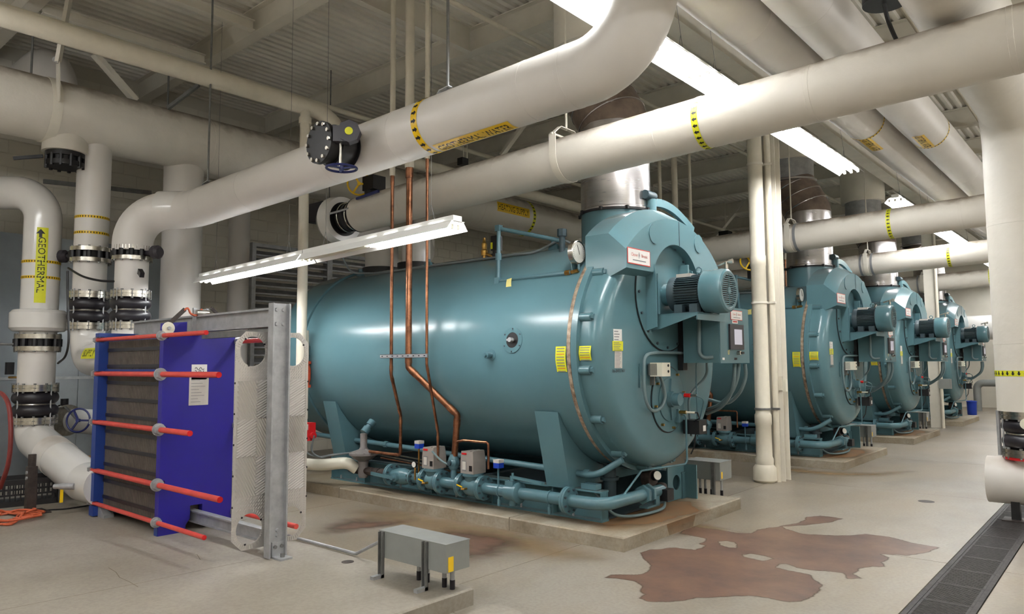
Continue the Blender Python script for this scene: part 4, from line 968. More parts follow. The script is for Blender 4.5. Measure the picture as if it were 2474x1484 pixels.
# blue pressure switches
for px, zz in ((1015, .36), (1207, .24)):
    x = gx(px); g = G(); g.box(x - .035, x + .045, GY - .06, GY + .02, GZ + zz, GZ + zz + .055); s_ = gp('pressure_switch', g, 'bucket_blue', None, 0); g = G(); g.box(x - .036, x + .046, GY - .061, GY + .021, GZ + zz + .055, GZ + zz + .09); gp('switch_top', g, 'paper_old', s_, 0)
    g = G(); g.cyl((x, GY - .02, GZ), (x, GY - .02, GZ + zz), .011, n=8); gp('switch_stem', g, 'brass' if px < 1100 else 'teal_pipe', s_)
x = gx(1018); g = G(); g.cyl((x, GY - .12, GZ + .18), (x, GY - .10, GZ + .18), .038, n=18); pgg = gp('small_gauge', g, 'black'); g = G(); g.cyl((x, GY - .123, GZ + .18), (x, GY - .12, GZ + .18), .033, n=18); gp('dial', g, 'glass_dial', pgg); g = G(); g.cyl((x, GY - .1, GZ), (x, GY - .1, GZ + .15), .011, n=8); gp('gauge_stem', g, 'brass', pgg)
# manual shut-off with wrench head, hangers
xk = gx(1239); pk = gp('shutoff_valve', gxl([(xk - .1, .064), (xk - .08, .085), (xk - .03, .09), (xk + .03, .09), (xk + .06, .088), (xk + .07, .11), (xk + .1, .11), (xk + .12, .066)], 24))
g = G(); g.box(xk - .06, xk + .05, GY - .06, GY + .06, GZ + .06, GZ + .12); g.cyl((xk, GY, GZ + .12), (xk, GY, GZ + .17), .03, n=10); g.cyl((xk, GY, GZ + .17), (xk, GY, GZ + .2), .014, n=8); g.bar((xk, GY, GZ + .155), (xk + .42, GY - .01, GZ + .135), .05, .02); g.cyl((xk, GY, GZ - .14), (xk, GY, GZ - .08), .04, n=12); gp('wrench_head', g, 'teal_pipe', pk)
for px in (1207, 1328):
    x = gx(px); g = G(); g.lathe([(0, .064), (0, .07), (.02, .07), (.02, .064)], (x, GY, GZ), (1, 0, 0), 20, cap=False); g.cyl((x + .01, GY - .02, GZ - .13), (x + .01, GY - .02, GZ - .06), .012, n=8); g.cyl((x + .01, GY - .02, GZ - .16), (x + .01, GY - .02, GZ - .09), .02, n=8); gp('pipe_clamp', g)
# butterfly valve at the burner end
ym = onx(1560, 1185, xe).y
g = G(); g.lathe([(-.02, .1), (.02, .1)], (xe, ym - .05, GZ), (0, 1, 0), 6); g.lathe([(-.02, .1), (.02, .1)], (xe, ym + .05, GZ), (0, 1, 0), 6); bv = gp('firing_valve', g)
g = G(); g.cyl((xe, ye, GZ), (xe - .02, ye + .03, GZ + .04), .062, n=20); g.cyl((xe - .16, ye - .06, GZ + .12), (xe - .06, ye - .06, GZ + .12), .1, n=20); gp('valve_body', g, 'black_iron', bv)
g = G(); g.cyl((xe - .05, ye - .06, GZ + .15), (xe + .0, ye - .08, GZ + .16), .052, n=20); ggd = gp('gas_gauge', g, 'black'); g = G(); g.cyl((xe + .0, ye - .08, GZ + .16), (xe + .004, ye - .082, GZ + .161), .046, n=20); gp('dial', g, 'glass_dial', ggd)
c = onx(1607, 1195, xe + .06); g = G(); g.box(c.x - .07, c.x + .06, c.y - .06, c.y + .08, c.z - .06, c.z + .06); sb = gp('switch_box', g, 'black', None, 0); g = G(); g.box(c.x - .065, c.x - .03, c.y - .063, c.y - .06, c.z - .04, c.z + .04); gp('sticker', g, 'yellow', sb, 0)
g = G(); g.box(xe - .05, xe + .05, ym - .05, ym + .2, GZ - .14, GZ - .12); g.box(xe + .03, xe + .05, ym + .12, ym + .2, GZ - .14, GZ + .0); gp('valve_bracket', g, 'teal_pipe', None, 0)
gp('flexible_conduit', G().tube(spline([(c.x, c.y, c.z - .06), (c.x, c.y - .08, c.z - .14), (xe + .02, ym - .25, .165), (xe - .1, ym - .45, .2), (-4.2, 6.2, .35), (-4.3, 6.18, .45)], 8), .015, 8), 'teal_hose')
g = G(); g.box(-4.38, -4.2, 6.12, 6.22, .436, .49); gp('junction_box', g, 'teal_pipe', None, 0)
# slim copper and steel impulse lines along the skid
for k, (zz, m) in enumerate(((.56, 'chrome'), (.52, 'chrome'), (.49, 'copper'))):
    gp('impulse_line', G().tube([(xr + .2, 6.05, zz + .02), (gx(1130), 6.05, zz - .05)], .009, 6), m)
LG = ['teal flanged gas valve train along the base of the boiler behind the column', 'teal gas valve train at the foot of the third boiler', 'teal gas valve train at the foot of the farthest boiler']
for i in (1, 2, 3): move_copy(gt, 0, DY[i], 0, LG[i - 1])

# copper vents that rise white to the roof
UY = 5.55
def vent(label, r, up, pts, wr_, extra=()):
    t = thing('vent_pipe', label, 'pipe', pts[-1], None)
    P = bend(pts, .04, 4); obj('copper_riser', G().tube(P, r, 14), 'copper', t)
    for a, p, b in zip(pts[:-2], pts[1:-1], pts[2:]):
        d1 = (Vector(a) - Vector(p)).normalized(); obj('copper_fitting', G().cyl(Vector(p) + d1 * .045, Vector(p) + d1 * (.06 + r * 2), r * 1.14, n=14), 'copper', t)
        d1 = (Vector(b) - Vector(p)).normalized(); obj('copper_fitting', G().cyl(Vector(p) + d1 * .045, Vector(p) + d1 * (.06 + r * 2), r * 1.14, n=14), 'copper', t)
    z = up; x, y = pts[0][0], pts[0][1]; obj('copper_fitting', G().cyl((x, y, z - .12), (x, y, z), r * 1.25, n=14), 'copper', t)
    obj('white_riser', G().cyl((x, y, z), (x, y, ZC), wr_, n=16), 'pipe_white', t)
    for e in extra: obj('copper_branch', G().tube(bend(e, .03, 4), .014, 10), 'copper', t)
    return t
LYv = 5.9
a = ony(945, 905, UY); b = ony(968, 1005, LYv); c = ony(968, 1100, LYv); d = ony(893, 1097, LYv)
v1 = vent('thin copper vent line dropping to the grey regulator, leftmost of three', .02, 3.96, [(a.x, UY, 3.96), (a.x, UY, a.z), b, (b.x, LYv, c.z), (d.x, LYv, c.z)], .034)
a = ony(987, 888, UY); b = ony(1105, 1003, LYv)
br = [(b.x, LYv, b.z - .3), (b.x + .1, LYv, b.z - .28), (ony(1180, 1062, LYv).x, LYv, b.z - .28), (ony(1180, 1062, LYv).x, LYv, .56)]
v2 = vent('thick copper vent pipe with an angled offset onto the gas vent valve', .037, 4.0, [(a.x, UY, 4.0), (a.x, UY, a.z), b, (gx(1096) + .015, LYv + .03, .66)], .055, [br])
a = ony(1031, 880, UY); b = ony(1058, 1045, LYv)
v3 = vent('thin copper vent line passing behind the thick angled copper pipe', .016, 4.05, [(a.x, UY, 4.05), (a.x, UY, a.z), (b.x, LYv, b.z), (b.x, LYv, .6)], .028)
for v, lb in ((v1, 'thin white and copper vent line before the second boiler, over its regulator'), (v2, 'thick white and copper vent pipe before the second boiler'), (v3, 'slender white and copper vent line beside the thick one at the second boiler')):
    move_copy(v, 0, DY[1], 0, lb)
for v, lb in ((v1, 'thin white vent riser between second and third boiler, over a regulator'), (v2, 'thick white vent riser between second and third boiler'), (v3, 'slender white vent riser beside the thick one at the third boiler')):
    move_copy(v, 0, DY[2], 0, lb)
st = thing('strut_channel', 'galvanised strut clamping the three copper vent pipes together', 'bracket', ony(985, 858, UY + .03), None)
xa, xb = ony(927, 858, UY).x, ony(1040, 858, UY).x; zz = 1.8
g = G(); g.box(xa, xb, UY - .055, UY - .043, zz - .022, zz + .022); g.box(xa, xb, UY - .055, UY - .03, zz + .018, zz + .022); g.box(xa, xb, UY - .055, UY - .03, zz - .022, zz - .018); obj('channel', g, 'galv', st, 0)
g = G()
for i in range(9): x = xa + .04 + i * (xb - xa - .08) / 8; g.box(x - .012, x + .012, UY - .0565, UY - .055, zz - .006, zz + .006)
obj('slots', g, 'print_black', st, 0)
# ================================================================== PIPING
def pipe(name, label, pts, r, m, rad=.5, n=32, seg=10, cat='pipe', group=None, seams=()):
    g = G(); P = bend(pts, rad, seg) if len(pts) > 2 else [Vector(p) for p in pts]
    if len(pts) == 2:                                  # rings along a straight run so that it can carry seams
        a, b = P; k = max(2, int((b - a).length / .5)); P = [a.lerp(b, i / k) for i in range(k + 1)]
    g.tube(P, r, n)
    for (c, d) in seams: g.lathe([(-.03, r), (-.028, r * 1.02), (.028, r * 1.02), (.03, r)], c, d, n, cap=False)
    o = obj(name, g, m); return tag(o, label, cat, group)
def label_on(pp, wr, t, arc, L_, h, text, m='yellow', along=True, th=.6, sx=.8, flip=1):
    if along: b = obj('pipe_label', band(wr, t, L_, .004, arc - h / 2, arc + h / 2, 8), m, pp)
    else: b = obj('pipe_label', band(wr, t, h, .004, arc - L_ / 2, arc + L_ / 2, 16), m, pp)
    v, _ = text_geo(text, h * th, sx); ww = max(p[0] for p in v) * 2; room = L_ * .94
    obj('lettering', wrap_text(wr, text, h * th, t, arc, along, sx * min(1, room / ww), flip, .0065), 'print_black', b, smooth=0)
def top_hook(label, c, axis, r):          # rod with a small hook on top of a jacketed pipe
    c = Vector(c); t = thing('pipe_hanger', label, 'hanger', c + Vector((0, 0, r)), 'pipe hangers'); s = Vector(axis).normalized()
    g = G(); q = [c + s * -.14 + Vector((0, 0, r - .01)), c + s * -.09 + Vector((0, 0, r + .05)), c + s * .03 + Vector((0, 0, r + .06))]
    for a, b in zip(q[:-1], q[1:]): g.bar(a, b, .045, .01)
    g.bar(q[0] + s * .03, q[0] + s * -.05 + Vector((0, 0, -.004)), .05, .012); obj('hook', g, 'galv', t, 0)
    obj('rod', G().cyl(c + Vector((0, 0, r + .05)), (c.x, c.y, ZC), .013, n=8), 'strut', t); return t
def clevis(label, c, axis, r, top=ZC, group='pipe hangers', m='steel_paint'):
    c = Vector(c); t = thing('pipe_hanger', label, 'hanger', c - Vector((0, 0, r)), group); wr = Wrap(c, axis, (0, 0, -1), r); s = Vector(axis).normalized().cross(Vector((0, 0, 1)))
    g = G(); n = 24; vs = []
    for i in range(n + 1):
        a = -PI / 2 * r + PI * r * i / n
        for dt in (-.042, .042): vs += [wr.p(dt, a, .004), wr.p(dt, a, .01)]
    for i in range(n):
        A, B = 4 * i, 4 * i + 4
        g.f += [(A, B, B + 2, A + 2), (A + 1, A + 3, B + 3, B + 1), (A, A + 1, B + 1, B), (A + 2, B + 2, B + 3, A + 3)]
    g.v += [tuple(p) for p in vs]
    for sg in (-1, 1): g.bar(c + s * sg * (r + .007), c + s * sg * (r + .007) + Vector((0, 0, r * .95)), .084, .008, s)
    obj('strap', g, m, t); z = r * .95
    g = G(); q = [c + s * -(r + .007) + Vector((0, 0, z)), c + s * -(r * .5) + Vector((0, 0, z + .1)), c + s * (r * .5) + Vector((0, 0, z + .1)), c + s * (r + .007) + Vector((0, 0, z))]
    for a, b in zip(q[:-1], q[1:]): g.bar(a, b, .006, .05, (0, 0, 1)) if False else g.bar(a, b, .05, .007, (0, 0, 1))
    g.cyl(q[0] - s * .02, q[3] + s * .02, .012, n=8); obj('yoke', g, m, t, 0)
    obj('rod', G().cyl(c + Vector((0, 0, z + .09)), (c.x, c.y, top), .012, n=8), 'strut' if m != 'steel_paint' else m, t); return t
def exp_joint(label, c, z0, z1, r, group='rubber expansion joints', fm='chrome'):
    t = thing('expansion_joint', label, 'expansion joint', (c[0], c[1], z0), group); h = z1 - z0; fh = h * .17
    for za, zb in ((z0, z0 + fh), (z1 - fh, z1)):
        g = G(); g.lathe([(0, r * 1.2), (fh * .45, r * 1.2), (fh * .46, r * 1.14), (fh * .54, r * 1.14), (fh * .55, r * 1.2), (fh, r * 1.2)], (c[0], c[1], za), (0, 0, 1), 36); f = obj('flange', g, fm, t)
        boltset(f, 'strut', (c[0], c[1], za - .018), (0, 0, 1), r * 1.13, 12, .016, fh + .036, .2)
    a, b = z0 + fh, z1 - fh; m = (a + b) / 2; q = (b - a) / 4; pr = [(a, r * .9)]
    for cz in (a + q, b - q): pr += [(cz + q * .96 * math.sin(k), r * .9 + q * .85 * math.cos(k) * 1.0 * (1 if True else 0)) for k in [-PI / 2 + PI * i / 10 for i in range(11)]]
    pr += [(b, r * .9)]
    obj('rubber_bellows', G().lathe(pr, (c[0], c[1], 0), (0, 0, 1), 36, cap=False), 'rubber', t)
    obj('centre_ring', G().torus((c[0], c[1], m), (0, 0, 1), r * .96, .016, 36, 8), 'chrome', t)
    for k in range(4):
        an = .45 + k * PI / 2; x, y = c[0] + r * 1.16 * math.cos(an), c[1] + r * 1.16 * math.sin(an); obj('tie_rod', G().cyl((x, y, z0 - .03), (x, y, z1 + .03), .009, n=8), 'galv', t)
    return t
def bfly(label, c, z0, z1, r, act=None, group='butterfly valves'):
    t = thing('butterfly_valve', label, 'valve', (c[0], c[1], z0), group); h = z1 - z0; fh = h * .27
    for za, zb in ((z0, z0 + fh), (z1 - fh, z1)):
        f = obj('flange', G().lathe([(0, r * 1.22), (fh, r * 1.22)], (c[0], c[1], za), (0, 0, 1), 36), 'chrome', t); boltset(f, 'strut', (c[0], c[1], za - .016), (0, 0, 1), r * 1.14, 12, .015, fh + .03, .1)
    g = G(); g.cyl((c[0], c[1], z0 + fh), (c[0], c[1], z1 - fh), r * 1.0, n=32); g.bolts((c[0], c[1], z0 + fh), (0, 0, 1), r * 1.12, 12, .035, h - 2 * fh, .1, 8); obj('lug_body', g, 'black', t)
    if act:
        d = Vector(act).normalized(); p = Vector((c[0], c[1], (z0 + z1) / 2)); g = G(); g.cyl(p + d * r, p + d * (r + .14), .03, n=10); g.lathe([(0, .05), (.03, .085), (.09, .085), (.12, .06)], p + d * (r + .13), d, 14); obj('gear_operator', g, 'plastic_dark', t)
    return t
def wheel(c, d, R, m, parent, spokes=3):
    d, s, u = fr(d); c = Vector(c); g = G(); g.torus(c, d, R, R * .085, 32, 8)
    for k in range(spokes):
        a = .5 + 2 * PI * k / spokes; g.bar(c, c + (u * math.cos(a) + s * math.sin(a)) * R, R * .16, R * .1, d)
    g.lathe([(-R * .15, R * .16), (R * .15, R * .16)], c, d, 12); return obj('hand_wheel', g, m, parent)

# --- pipe A: chilled run with the big elbow
aK = Vector((-8.93, 4.2, 3.66)); aD = Vector((-9.47, 3.71, 3.63)); AE = Vector((-2.42, 4.2, 3.80)); RA = .232
pa = pipe('insulated_pipe', 'white insulated pipe rising right to a large elbow, with yellow arrow tape', [(aD.x, aD.y, 3.13), aD, aK, AE, (AE.x, AE.y, 4.68), (AE.x, YF + .1, 4.68)], RA, 'canvas_clean', [.42, .55, .5, .4], 40, 12)
ax = (AE - aK).normalized(); axx = lambda x: aK + ax * ((x - aK.x) / ax.x)
seams(pa, [(axx(x), ax) for x in (-8.6, -7.5, -5.9, -4.9, -3.4, -3.02)], RA, 'canvas_clean')
obj('bend_jacket', G().lathe([(-.01, RA), (-.01, RA * 1.012), (.30, RA * 1.012), (.32, RA)], aK + Vector((-.06, -.055, 0)), (-.74, -.67, 0), 40, cap=False), 'pvc', pa)
xt = ony(1048, 300, 4.2).x; wa = Wrap(axx(xt), ax, (0, -1, 0), RA); arrow_tape(pa, wa, 0, .075, 1)
label_on(pa, wa, .50, .335, .84, .135, 'GEOTHERMAL WATER', 'yellow', True, .62, .85, 1)
top_hook('steel hanger rod and hook over the white pipe, near yellow arrow tape', axx(ony(1082, 280, 4.2).x), ax, RA)
top_hook('steel hanger rod and hook at the bend of the white pipe', axx(-8.55), ax, RA)
# blanked butterfly valve on the side of pipe A
fc_ = ony(763, 342, 3.62); bx = Vector((fc_.x, 4.2, fc_.z))
bt = thing('blanked_valve', 'black blanked-off flange valve with blue handwheel on the side of white pipe', 'valve', (bx.x, 3.8, bx.z - .25))
g = G(); g.lathe([(0, .17), (.02, .19), (.022, .15), (.16, .15), (.16, .19), (.2, .19), (.2, .16), (.29, .16), (.29, .19), (.33, .19), (.33, 0)], (bx.x, 3.98, bx.z), (0, -1, 0), 36); vb = obj('valve_body', g, 'black', bt)
boltset(vb, 'chrome', (bx.x, 3.65, bx.z), (0, -1, 0), .165, 12, .018, .022)
c = Vector((bx.x + .27, 3.78, bx.z + .06)); g = G(); g.cyl((bx.x + .12, 3.78, c.z), (c.x - .05, 3.78, c.z), .04, n=12); g.lathe([(-.05, .1), (.05, .1)], c, (.72, -.69, 0), 8); g.obox(c + Vector((-.06, -.05, -.02)), (.69, .72, 0), .12, .1, .14); gb = obj('gearbox', g, 'plastic_dark', bt, 20)
g = G(); d = Vector((.72, -.69, 0)).normalized(); g.lathe([(0, .035), (.003, .035)], c + d * .051, d, 18); obj('dial_sticker', g, 'yellow_lime', gb)
q = c + Vector((-.06, -.05, -.08)); obj('stem', G().cyl(q, q + Vector((0, 0, -.24)), .013, n=10), 'chrome', bt); wheel(q + Vector((.02, 0, -.24)), (0, 0, 1), .13, 'wheel_blue', bt)
# drop leg of pipe A
X, Y = aD.x, aD.y; zf = lambda py: ony(315, py, Y).z
bfly('black butterfly valve under the white elbow of the elbowed pipe', (X, Y), zf(632), zf(598), .19, (1, .4, 0))
pipe('pipe_spool', 'short white insulated spool below the black valve, by a small brass gauge', [(X, Y, zf(705)), (X, Y, zf(632))], .19, 'canvas_clean')
exp_joint('double rubber expansion joint below the elbow pipe, top just above the blue frame', (X, Y), zf(795), zf(705), .19)
pipe('pipe_spool', 'white pipe leg behind the heat exchanger under the elbow pipe joint', [(X, Y, .5), (X, Y, zf(795))], .2, 'pvc')
g = G(); g.cyl((X + .19, Y, zf(665)), (X + .3, Y, zf(663)), .012, n=8); g.bar((X + .24, Y, zf(660)), (X + .36, Y - .02, zf(672)), .05, .06); o = obj('thermometer', g, 'black', smooth=0); tag(o, 'small black gauge on a brass stem on the white pipe spool', 'gauge')

# --- pipe B and its sisters over the other boilers
RB = .235; b0 = Vector((-7.88, 6.0, 3.725)); b1 = Vector((1.6, 6.0, 3.985)); bxd = (b1 - b0).normalized()
LP = ['dusty white insulated pipe crossing above the nearest boiler, wrinkled at its far end', 'dusty white insulated pipe crossing above the second boiler', 'dusty white insulated pipe crossing above the third boiler', 'dusty white insulated pipe crossing above the farthest boiler']
LH = ['white strap hanger on the pipe above the nearest boiler', 'white strap hanger on the pipe above the second boiler', 'white strap hanger on the pipe above the third boiler', 'white strap hanger on the pipe above the farthest boiler']
pb = pipe('insulated_pipe', LP[0], [b0, b1], RB, 'canvas', n=40, group='pipes over the boilers')
bp_ = lambda x: b0 + bxd * ((x - b0.x) / bxd.x)
seams(pb, [(bp_(x), bxd) for x in (-6.9, -5.3, -3.3, -1.9, -.55)], RB, 'canvas')
wb = Wrap(bp_(-2.86), bxd, (0, -1, 0), RB); arrow_tape(pb, wb, 0, .06, -1, 'yellow_lime')
hb = clevis(LH[0], bp_(-4.42), bxd, RB)
for i in (1, 2, 3):
    move_copy(pb, 0, DY[i], 0, LP[i]); h = move_copy(hb, 0, DY[i], 0, LH[i])
    g = G(); wr = Wrap(bp_(-4.42) + Vector((0, DY[i], 0)), bxd, (0, -1, 0), RB)
    for t in (-.11, .11): obj('metal_band', strap_ring(G(), wr, t, .045, .005), 'duct_tape', h)
# left end of B: flexible connector, valve and elbow down to the boiler outlet
fx = thing('flexible_connector', 'black flanged flexible connector at the end of the wrinkled pipe', 'expansion joint', (-8.1, 6, 3.5))
g = G(); pr = [(0, .235), (.03, .235), (.03, .17)]
for k in range(3): pr += [(.06 + k * .09, .17), (.08 + k * .09, .2), (.12 + k * .09, .2), (.14 + k * .09, .17)]
pr += [(.36, .17), (.36, .235), (.39, .235)]
obj('bellows', G().lathe(pr, (-7.88, 6, 3.725), (-1, 0, -.027), 36), 'black', fx)
g = G()
for k in range(2): g.torus(Vector((-7.97 - k * .17, 6, 3.722)), (1, 0, .027), .2, .012, 32, 6)
obj('steel_rings', g, 'chrome', fx); obj('control_rod', G().cyl((-7.84, 5.77, 3.77), (-8.33, 5.77, 3.755), .014, n=10), 'galv', fx)
o = pipe('boiler_riser', 'white insulated elbow pipe from the boiler outlet to the black flexible connector', [(-8.28, 6, 3.715), (-8.66, 6, 3.71), (-8.66, 7.0, 3.71), (-8.66, 7.0, 3.16)], .25, 'canvas_clean', [.3, .32])
obj('end_collar', G().lathe([(0, .2), (0, .31), (.16, .33), (.3, .25)], (-8.25, 6, 3.716), (-1, 0, 0), 36, cap=False), 'pvc', o)
g = G(); g.cyl((-8.66, 7, 3.06), (-8.66, 7, 3.16), .29, n=28); obj('outlet_flange', g, 'black', o); g = G(); g.cyl((-8.66, 7, 2.95), (-8.66, 7, 3.06), .24, n=28); obj('outlet_neck', g, 'teal_pipe', o)
o = pipe('boiler_riser', 'white insulated elbow pipe rising from the black flange on the boiler crown', [(-7.88, 7.0, 3.16), (-7.88, 7.0, 3.6), (-9.3, 8.4, 3.6), (-10.2, 9.3, 4.9)], .21, 'pvc', [.3, .5])
g = G(); g.cyl((-7.88, 7, 3.06), (-7.88, 7, 3.16), .27, n=28); obj('inlet_flange', g, 'black', o); g = G(); g.cyl((-7.88, 7, 2.95), (-7.88, 7, 3.06), .22, n=28); obj('inlet_neck', g, 'teal_pipe', o)
# valve with yellow handwheel above B
c = ony(900, 445, 6.35); yv = thing('gear_valve', 'black gear operated valve with yellow handwheel above the wrinkled pipe end', 'valve', (c.x, c.y, c.z - .2))
g = G(); g.box(c.x - .1, c.x + .14, c.y - .1, c.y + .12, c.z - .1, c.z + .1); g.cyl((c.x - .02, c.y, c.z - .2), (c.x - .02, c.y, c.z - .1), .1, n=16); obj('gearbox', g, 'black', yv, 20); wheel((c.x - .12, c.y - .14, c.z + .0), (.8, -.6, 0), .16, 'yellow', yv); 
g = G(); g.bar(bp_(-7.45) + Vector((-.2, -.24, .13)), bp_(-7.45) + Vector((.25, -.24, .16)), .03, .03); o = obj('blue_lever', g, 'wheel_blue'); tag(o, 'blue lever handle lying along the side of wrinkled white pipe', 'lever')
c = ony(1815, 632, 12.6); yv2 = thing('gear_valve', 'yellow handwheel valve seen over the motor of the nearest boiler', 'valve', (c.x, c.y, c.z - .2))
g = G(); g.box(c.x - .08, c.x + .12, c.y, c.y + .22, c.z - .3, c.z - .05); obj('gearbox', g, 'black', yv2, 0); wheel((c.x, c.y - .05, c.z), (.5, -.8, .25), .17, 'yellow', yv2)

# --- headers along the back
HX_, HZ = -10.3, 4.94
h1_ = pipe('header_pipe', 'huge dusty white supply header running the whole hall behind the boilers', [(HX_, YF + .1, HZ), (HX_, YB - .2, HZ)], .40, 'canvas', n=48)
wh = Wrap((HX_, 11.72, HZ), (0, 1, 0), (1, 0, 0), .40); label_on(h1_, wh, -.18, -.02, 1.05, .2, 'HEATING SUPPLY', 'yellow', True, .6, .85, 1); arrow_tape(h1_, wh, .52, .09, 1, 'yellow_lime')
seams(h1_, [((HX_, y, HZ), (0, 1, 0)) for y in (2.0, 5.0, 7.6, 10.7, 14, 17, 20)], .4, 'canvas', .028, 1.006, 48)
pipe('header_pipe', 'second white return header close behind the huge supply header', [(-11.55, YF + .1, 5.12), (-11.55, YB - .2, 5.12)], .3, 'canvas', n=36)
pipe('header_drop', 'wide white vertical pipe dropping from the huge header behind the elbowed pipe bend', [(-10.4, 4.75, .12), (-10.4, 4.75, 4.7)], .27, 'canvas_clean', n=36)
pipe('header_drop', 'narrower white vertical pipe standing by the metal louver', [(-11.4, 6.17, .0), (-11.4, 6.17, 5.0)], .17, 'canvas_clean', n=28)
pipe('elbow_pipe', 'rounded white pipe elbow bulging up behind the huge header', [(-11.3, 3.3, 5.0), (-11.3, 3.3, 5.95), (-12.58, 3.3, 5.95)], .3, 'canvas_clean', .45)
o = thing('blanked_stub', 'black blanked valve hanging under the huge header', 'valve', (-10.0, 2.9, 4.2)); c = onx(158, 375, -10.3)
g = G(); g.lathe([(.0, .25), (.32, .26), (.44, .265)], (c.x, c.y, c.z + .46), (0, 0, -1), 36); obj('stub', g, 'canvas', o)
g = G(); g.lathe([(.44, .225), (.5, .225), (.5, .19), (.56, .19), (.56, .225), (.62, .225), (.62, 0)], (c.x, c.y, c.z + .46), (0, 0, -1), 30); g.bolts((c.x, c.y, c.z - .02), (0, 0, -1), .21, 12, .022, .16); obj('valve_body', g, 'black', o)
g = G(); g.bar((c.x - .1, c.y - .22, c.z - .04), (c.x - .25, c.y - .5, c.z - .1), .03, .04); obj('lever', g, 'black', o)
# straps and braces near the huge header
sc = onx(115, 240, -10.3)
t = thing('pipe_hanger', 'heavy white channel hanger strap around the huge header', 'hanger', (HX_, sc.y, HZ - .4)); wr = Wrap((HX_, sc.y, HZ), (0, 1, 0), (0, 0, -1), .4); g = G(); strap_ring(g, wr, 0, .11, .012); obj('strap', g, 'steel_paint', t)
g = G(); p0 = Vector((HX_ + .41, sc.y, HZ)); p1 = onx(140, 150, HX_ + .41); p2 = onx(168, -10, HX_ + .75); g.bar(p0, p1, .012, .11, (1, 0, 0)); g.bar(p1, p2, .04, .16, (1, -.5, 0)); obj('channel_arm', g, 'steel_paint', t, 0)
g = G(); g.cyl(p1 + Vector((.02, -.02, 0)), p1 + Vector((.06, -.05, 0)), .035, n=12); obj('pivot_bolt', g, 'galv', t)
g = G(); g.bar(Vector((HX_ + .1, onx(320, 240, HX_).y, HZ + .38)), onx(228, 130, HX_ + .2), .1, .07); o = obj('diagonal_brace', g, 'steel_paint', smooth=0); tag(o, 'slanted white channel brace standing on the huge header', 'brace')
g = G(); g.bar(onx(480, 205, -9.6), onx(405, 262, -10.0), .045, .045); o = obj('diagonal_brace', g, 'strut', smooth=0); tag(o, 'slanted grey strut brace beside the huge header', 'brace')
for px, ya, yb, X_, lb in ((405, 120, 262, -10.2, 'dark threaded rod dropping onto the huge header beside slanted strut'), (75, 90, 180, -10.6, 'dark hanger rod behind white channel arm')):
    p = onx(px, yb, X_); o = obj('hanger_rod', G().cyl(p, (p.x, p.y, ZC - .3), .014, n=8), 'strut'); tag(o, lb, 'rod')
# gas main
gm = pipe('gas_main', 'cream painted gas main running under the roof to an elbow by the blanked valve', [(-8.6, YF + .1, 5.26), (-8.6, 5.95, 5.28), (-8.3, 6.15, 4.7), (-8.3, 6.15, 4.4)], .11, 'pipe_white', [.3, .2], 24)
gr = thing('gas_riser', 'slim white gas riser standing before the rear of the nearest boiler', 'pipe', (-8.56, 5.56, 0))
g = G(); g.cyl((-8.56, 5.56, 0.0), (-8.56, 5.56, 5.2), .068, n=20); g.lathe([(0, .068), (.0, .085), (.09, .085), (.09, .068)], (-8.56, 5.56, 5.02), (0, 0, 1), 20); obj('riser', g, 'pipe_white', gr)
obj('branch', G().tube(spline([(-8.56, 5.56, .40), (-8.2, 5.66, .40), (-7.9, 5.82, .43), (gx(862), GY, GZ + .01)], 8), .075, 18), 'ivory', gr)
rv = thing('red_valve', 'small orange-red flanged valve behind the slim white gas riser', 'valve', (-8.47, 5.72, 1.4)); c = ony(738, 905, 5.68)
g = G(); g.lathe([(-.18, .075), (-.14, .075), (-.14, .05), (-.07, .07), (.07, .07), (.14, .05), (.14, .075), (.18, .075)], (c.x, c.y, c.z), (0, 0, 1), 20); g.cyl((c.x, c.y, c.z), (c.x + .06, c.y - .07, c.z), .035, n=12); obj('valve_body', g, 'rust_red', rv); g = G(); g.cyl((c.x, c.y, c.z - .6), (c.x, c.y, c.z - .18), .04, n=12); g.cyl((c.x, c.y, c.z + .18), (c.x, c.y, c.z + .6), .04, n=12); obj('stub_pipe', g, 'pipe_white', rv)
al = thing('gas_shutoff', 'red seismic gas shutoff box with window on the white riser', 'shutoff', (-8.4, 5.45, .9)); c = ony(748, 1042, 5.45)
g = G(); g.box(c.x - .06, c.x + .06, c.y - .04, c.y + .05, c.z - .05, c.z + .11); g.cyl((c.x - .1, c.y, c.z - .05), (c.x + .1, c.y, c.z - .05), .04, n=14); g.cyl((c.x, c.y, c.z - .12), (c.x, c.y, c.z), .05, n=14); ab = obj('body', g, 'alarm_red', al, 25); g = G(); g.box(c.x - .05, c.x + .03, c.y - .043, c.y - .04, c.z + .02, c.z + .09); obj('window', g, 'paper_old', ab, 0)
for k in (0, 1): obj('conduit', G().tube(spline([(c.x - .1 + .2 * k, c.y, c.z - .05), (c.x - .1 + .16 * k, c.y, c.z - .25), (c.x + .02 + .1 * k, c.y + .1, .52), (c.x + .3, c.y + .15, .56), (xr - .15, GY - .05, GZ + .22)], 6), .013, 8), 'cable_grey', al)

